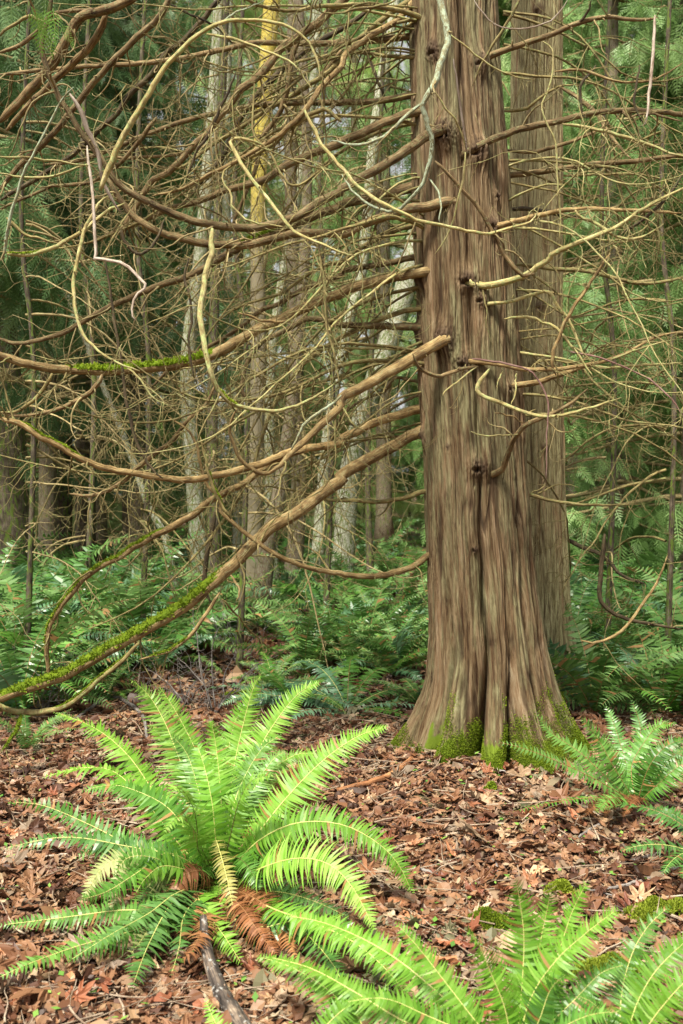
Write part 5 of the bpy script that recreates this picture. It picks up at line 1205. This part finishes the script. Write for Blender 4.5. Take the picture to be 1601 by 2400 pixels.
CR['dark'] = [crown_data(12, 1.7, 2.3, 85, 46, 'cedar_dark', .95), crown_data(12, 2.4, 2.1, 80, 46, 'cedar_dark', .95)]
CR['young'] = [crown_data(4.5, .1, 1.7, 50, 40, 'cedar_haze_tint', .8), crown_data(3.5, .1, 1.6, 44, 40, 'cedar_teal', .8)]
CR['teal'] = [crown_data(10, 1.0, 2.0, 84, 50, 'cedar_teal', .85), crown_data(10, .5, 2.2, 84, 50, 'cedar_teal', .9)]
CR['far'] = [crown_data(20, 3.5, 2.9, 90, 40, 'cedar_teal', 1.3), crown_data(22, 5.5, 2.7, 90, 40, 'cedar_haze_tint', 1.3), crown_data(18, 2.0, 3.0, 90, 40, 'cedar_teal', 1.4)]
def trunk_mesh(h, r0, r1, mat, lean=(0, 0), wig=.03, seg=14):
    n = 26; t = np.linspace(0, 1, n); P = np.column_stack([lean[0] * t * h + wig * np.sin(t * 7 + r0 * 90) * t ** .5, lean[1] * t * h + wig * np.sin(t * 5 + 1) * t ** .5, t * h - .15])
    Rr = r0 + (r1 - r0) * t + r0 * .6 * np.exp(-t * h / .22)
    return tube_mesh('trunk', P[None], Rr[None], mat, seg, .03)
def conifer(x, y, kind, label, group, scale=1.0, k=0, r=.14, mat='redtrunk', h=10):
    z = float(gh(x, y)); f = thing('conifer_tree', label, 'tree', (x, y, z), group)
    link('trunk', trunk_mesh(h, r, r * .25, mat), f)
    fo, bo = CR[kind][k % len(CR[kind])]
    c = link('crown', fo, f); c.rotation_euler = (0, 0, rnd.random() * 6.28); c.scale = (scale, scale, scale * rnd.uniform(.9, 1.05))
    b = link('boughs', bo, c); b['kind'] = 'stuff'
    return f
def bgx(px, d): return (px - 800) / FPX * d
# dark cedars of the upper left
for i, (px, d, s, k) in enumerate([(-70, 10.6, .95, 1), (110, 14.2, 1.0, 1), (320, 15.5, 1.0, 0), (-330, 13, 1.0, 1)]):
    conifer(bgx(px, d), d, 'dark', ['dark teal cedar at the left edge behind the bare branches', 'dark cedar with drooping sprays behind the upper left branches', 'dark cedar between the left edge and the pale alders', 'dark cedar beyond the left edge of the picture'][i], None, s, k, h=12)
for i, (px, d, s, k) in enumerate([(1440, 12.5, 1.0, 0), (1620, 11.2, .95, 1), (1790, 12.5, 1.0, 0), (1340, 15, 1.05, 1)]):
    conifer(bgx(px, d), d, 'teal', ['green cedar with hanging fans right of the slim trunk', 'lush cedar with hanging fans at the right edge', 'cedar beyond the right edge of the picture', 'cedar close behind the slim cedar trunk'][i], None, s, k, h=10)
far = [(20, 16, 2), (200, 17, 0), (1290, 17, 1), (1440, 16, 2), (1600, 16, 0), (-150, 19, 0), (60, 21, 2), (230, 20, 2), (400, 24, 0), (560, 28, 1), (700, 27, 1), (830, 27, 1), (900, 21, 0), (1120, 22, 2), (1260, 21, 0), (1390, 20, 2), (1500, 19, 0), (1640, 21, 2), (1760, 19, 0),
       (0, 30, 0), (140, 33, 1), (300, 32, 2), (620, 40, 0), (1010, 34, 0), (1180, 33, 1), (1320, 32, 2), (1450, 34, 0), (1580, 31, 1), (880, 40, 0)]
for i, (px, d) in enumerate([(-50, 22), (80, 25), (200, 22), (330, 26), (440, 23), (540, 27), (640, 24), (740, 26), (850, 23), (960, 26), (60, 33), (260, 34), (420, 33), (580, 34), (720, 33), (860, 34), (980, 33), (1350, 22), (1450, 25), (1560, 22), (1660, 26), (1400, 33), (1540, 33), (1300, 27), (1750, 22)]):
    conifer(bgx(px, d), d, 'young', ['low pale green young conifer filling the gap between far trunks', 'low teal young conifer filling the gap between far trunks'][i % 2], ['low pale young conifers far back', 'low teal young conifers far back'][i % 2], rnd.uniform(.9, 1.3), i % 2, .05, h=4.5)
for px, d, k in far:
    conifer(bgx(px, d), d, 'far', ['teal green conifer standing farther back in the forest', 'pale green conifer seen between the trunks far back', 'dark conifer standing farther back in the forest'][k], ['far teal conifers', 'far pale green conifers', 'far dark conifers'][k], rnd.uniform(.9, 1.1), k, .18, h=20)

# thin bare-branched trees that make the tangle
def dead_arms(tree, x, y, h0, h1, n, L, r, azr=(0, 360), mat='bgbranch', tw=5, rs=NR):
    for i in range(n):
        z = h0 + (h1 - h0) * rs.rand(); a = R(rs.uniform(*azr)); rise = rs.uniform(-.25, .35)
        P, Rr = grow(np.array([[x, y, z]]), np.array([[math.cos(a), math.sin(a), rise]]), np.array([L * rs.uniform(.55, 1.15)]), np.array([r * rs.uniform(.6, 1.2)]), 22, curl=.9, sag=1.0, jitter=.07, rs=rs)
        o = under(link('branch', tube_mesh('branch', P, Rr, mat, 7, .04)), tree)
        t = link('twigs', twig_mesh('twigs', P, Rr, mat, int(tw * L), .75, 3, .3, rmin=.0018, rs=rs), o); t['kind'] = 'stuff'
def thin_tree(pts, wpx, mat, label, name='alder_tree', arms=0, L=1.5, zr=(1.0, 4.5), group=None, tw=5):
    """pts: (px, py, d), base first; the base is dropped to the ground"""
    P = np.array([W(*p) for p in pts]); P[0, 2] = gh(P[0, 0], P[0, 1]) - .1
    top = P[-1] + (P[-1] - P[-2]) / np.linalg.norm(P[-1] - P[-2]) * 1.5; P = np.vstack([P, top])
    C_ = catmull(P, 50); d_ = C_[:, 1]; t = np.linspace(0, 1, 50)
    r = np.interp(t, np.linspace(0, 1, len(wpx)), wpx) / 2 / FPX * d_; r = r * (1 + .5 * np.exp(-t * 18))
    f = thing(name, label, 'tree', tuple(P[0]), group)
    under(link('trunk', tube_mesh('trunk', C_[None], r[None], mat, 14, .03)), f)
    if arms:
        for i in range(arms):
            j = int(NR.uniform(.2, .95) * 49); c_ = C_[j]; dead_arms(f, c_[0], c_[1], c_[2], c_[2] + .01, 1, L, max(.004, r[j] * .25), tw=tw)
    return f
thin_tree([(480, 1345, 12), (452, 1100, 12), (440, 850, 12), (470, 600, 12), (500, 250, 12), (518, -20, 12)], (40, 34, 30, 30), 'alder', 'pale lichened alder trunk rising behind the bare branches left of the yellow one', arms=8)
thin_tree([(590, 1370, 11.5), (598, 1050, 11.5), (606, 850, 11.5), (604, 500, 11.5), (618, 255, 11.5), (640, -20, 11.5)], (44, 40, 34, 38, 42), 'yellowtrunk', 'trunk coated in bright yellow lichen behind the bare branches', arms=6)
thin_tree([(640, 1350, 14), (632, 1008, 14), (640, 800, 14), (690, 500, 14), (735, 200, 14), (745, -20, 14)], (26, 24, 22, 26), 'alder', 'slender pale alder trunk right of the yellow trunk', arms=8)
thin_tree([(800, 1330, 15), (822, 1100, 15), (860, 950, 15), (915, 790, 15), (965, 620, 15), (1010, 380, 15), (1050, -20, 15)], (44, 50, 52, 50, 40), 'alder', 'leaning pale alder trunk with moss, emerging left of the cedar', arms=7)
thin_tree([(740, 1335, 16), (770, 1000, 16), (812, 780, 16), (850, 620, 16), (880, 300, 16), (930, -20, 16)], (26, 26, 26, 24), 'alder', 'thin pale trunk leaning beside the mossy alder', arms=6)
thin_tree([(560, 1340, 16), (550, 1000, 16), (530, 500, 16), (535, -20, 16)], (22, 22, 22), 'alder', 'faint pale trunk between the alder and the yellow trunk', arms=6)
thin_tree([(28, 1425, 12), (25, 1100, 12), (-10, 600, 12), (-40, -20, 12)], (90, 76, 64, 56), 'darktrunk', 'thick mossy dark trunk at the left edge', name='old_tree', arms=8)
thin_tree([(310, 1290, 17), (306, 1000, 17), (300, 500, 17), (290, -20, 17)], (42, 34, 28), 'redtrunk', 'reddish brown trunk standing far back at the left', name='conifer', arms=10, L=2)
thin_tree([(425, 1360, 11), (390, 1270, 11), (350, 1190, 11), (300, 1050, 11), (240, 900, 11)], (18, 16, 14, 12), 'alder', 'thin leaning dead trunk over the left fern bank', name='dead_tree', arms=5)
thin_tree([(505, 1345, 11.2), (500, 1150, 11.2), (498, 900, 11.2), (510, 500, 11.2), (530, -20, 11.2)], (34, 24, 20, 18), 'darktrunk', 'dark trunk just right of the pale alder', name='dead_tree', arms=8)
thin_tree([(605, 1385, 10.3), (625, 1290, 10.3), (660, 1130, 10.3), (700, 800, 10.3), (720, 400, 10.3), (700, -20, 10.3)], (46, 34, 26, 22, 18), 'redtrunk', 'brown crooked trunk in the gap left of the cedar', name='dead_tree', arms=8)
thin_tree([(680, 1345, 13), (700, 1150, 13), (690, 800, 13), (680, 300, 13), (690, -20, 13)], (40, 32, 28, 24), 'redtrunk', 'brown trunk half hidden behind the crooked one', name='dead_tree', arms=8)
thin_tree([(150, 1300, 16), (155, 900, 16), (160, 400, 16), (165, -20, 16)], (34, 30, 26), 'darktrunk', 'dark trunk far back near the left edge', name='old_tree', arms=8, L=2)
thin_tree([(1480, 1335, 15), (1470, 1000, 15), (1448, 700, 15), (1440, 300, 15), (1440, -20, 15)], (22, 18, 16, 14), 'redtrunk', 'thin reddish trunk among the green cedars on the right', name='conifer', arms=6)
thin_tree([(870, 1330, 13), (862, 1100, 13), (868, 900, 13), (880, 600, 13), (900, 100, 13)], (16, 12, 10), 'darktrunk', 'thin dark stem beside the leaning alder', name='dead_tree', arms=6)
# saplings whose bare arms fill the tangle left and right
for i, (px, d, n, az, lab) in enumerate([(60, 7.6, 18, (-60, 60), 'bare-branched sapling at the left edge'), (330, 8.8, 20, (0, 360), 'bare-branched sapling in the tangle left of the alder'), (560, 8.2, 18, (0, 360), 'bare-branched sapling in the middle of the tangle'),
                             (760, 9.0, 16, (0, 360), 'bare-branched sapling left of the cedar trunk'), (1420, 8.0, 18, (0, 360), 'bare-branched sapling among the right ferns'), (1560, 7.2, 16, (60, 240), 'bare-branched sapling at the right edge'), (200, 10, 18, (0, 360), 'bare-branched sapling in the dark behind the left branches')]):
    x = bgx(px, d); f = thin_tree([(px, 0, d), (px + 20, 900, d), (px - 10, 500, d), (px + 15, -100, d)], (14, 12, 10, 8), 'darktrunk', lab, name='sapling', arms=0)
    dead_arms(f, x, d, .9, 4.6, n, 1.9, .010, az, tw=3, mat=['bgbranch', 'olive'][i % 2])
# the cedar's own upper dead twigs reaching left and right
for (n, az, h, mt_) in ((22, (130, 235), (1.8, 4.6), 'olive'), (16, (-50, 40), (1.6, 4.4), 'olive'), (14, (150, 240), (1.8, 4.4), 'light'), (6, (-70, 10), (1.8, 4.2), 'light')):
    dead_arms(cedar, xof(1095) + (-.2 if az[0] > 50 else .2), TD - .05, h[0], h[1], n, 2.1, .008, az, mat=mt_, tw=4)
dead_arms(cedar, xof(1080) - .2, TD - .1, 2.2, 5.0, 10, 3.2, .015, (150, 235), mat='olive', tw=4)
dead_arms(cedar, xof(1080) - .2, TD - .1, 3.2, 5.2, 5, 2.4, .010, (150, 200), mat='olive', tw=3)
# leafy sprays that hang in from above, upper corners
def hanging_spray(px, py, d, n, label, sz=.7):
    g = W(px, py, d); st = g[None] + NR.randn(n, 3) * (.10, .08, .06); me_ = foliage('foliage', st, NR.randn(n) * .5, sz * NR.uniform(.6, 1.1, n), np.full(n, .6), 'herb')
    f = tag(link('cedar_spray', me_), label, 'foliage', kind='thing')
hanging_spray(85, -10, 4.6, 5, 'bright green cedar spray hanging in at the top left corner', .45)
hanging_spray(165, 20, 4.7, 3, 'green cedar spray hanging beside the lichened upright at the top left', .4)
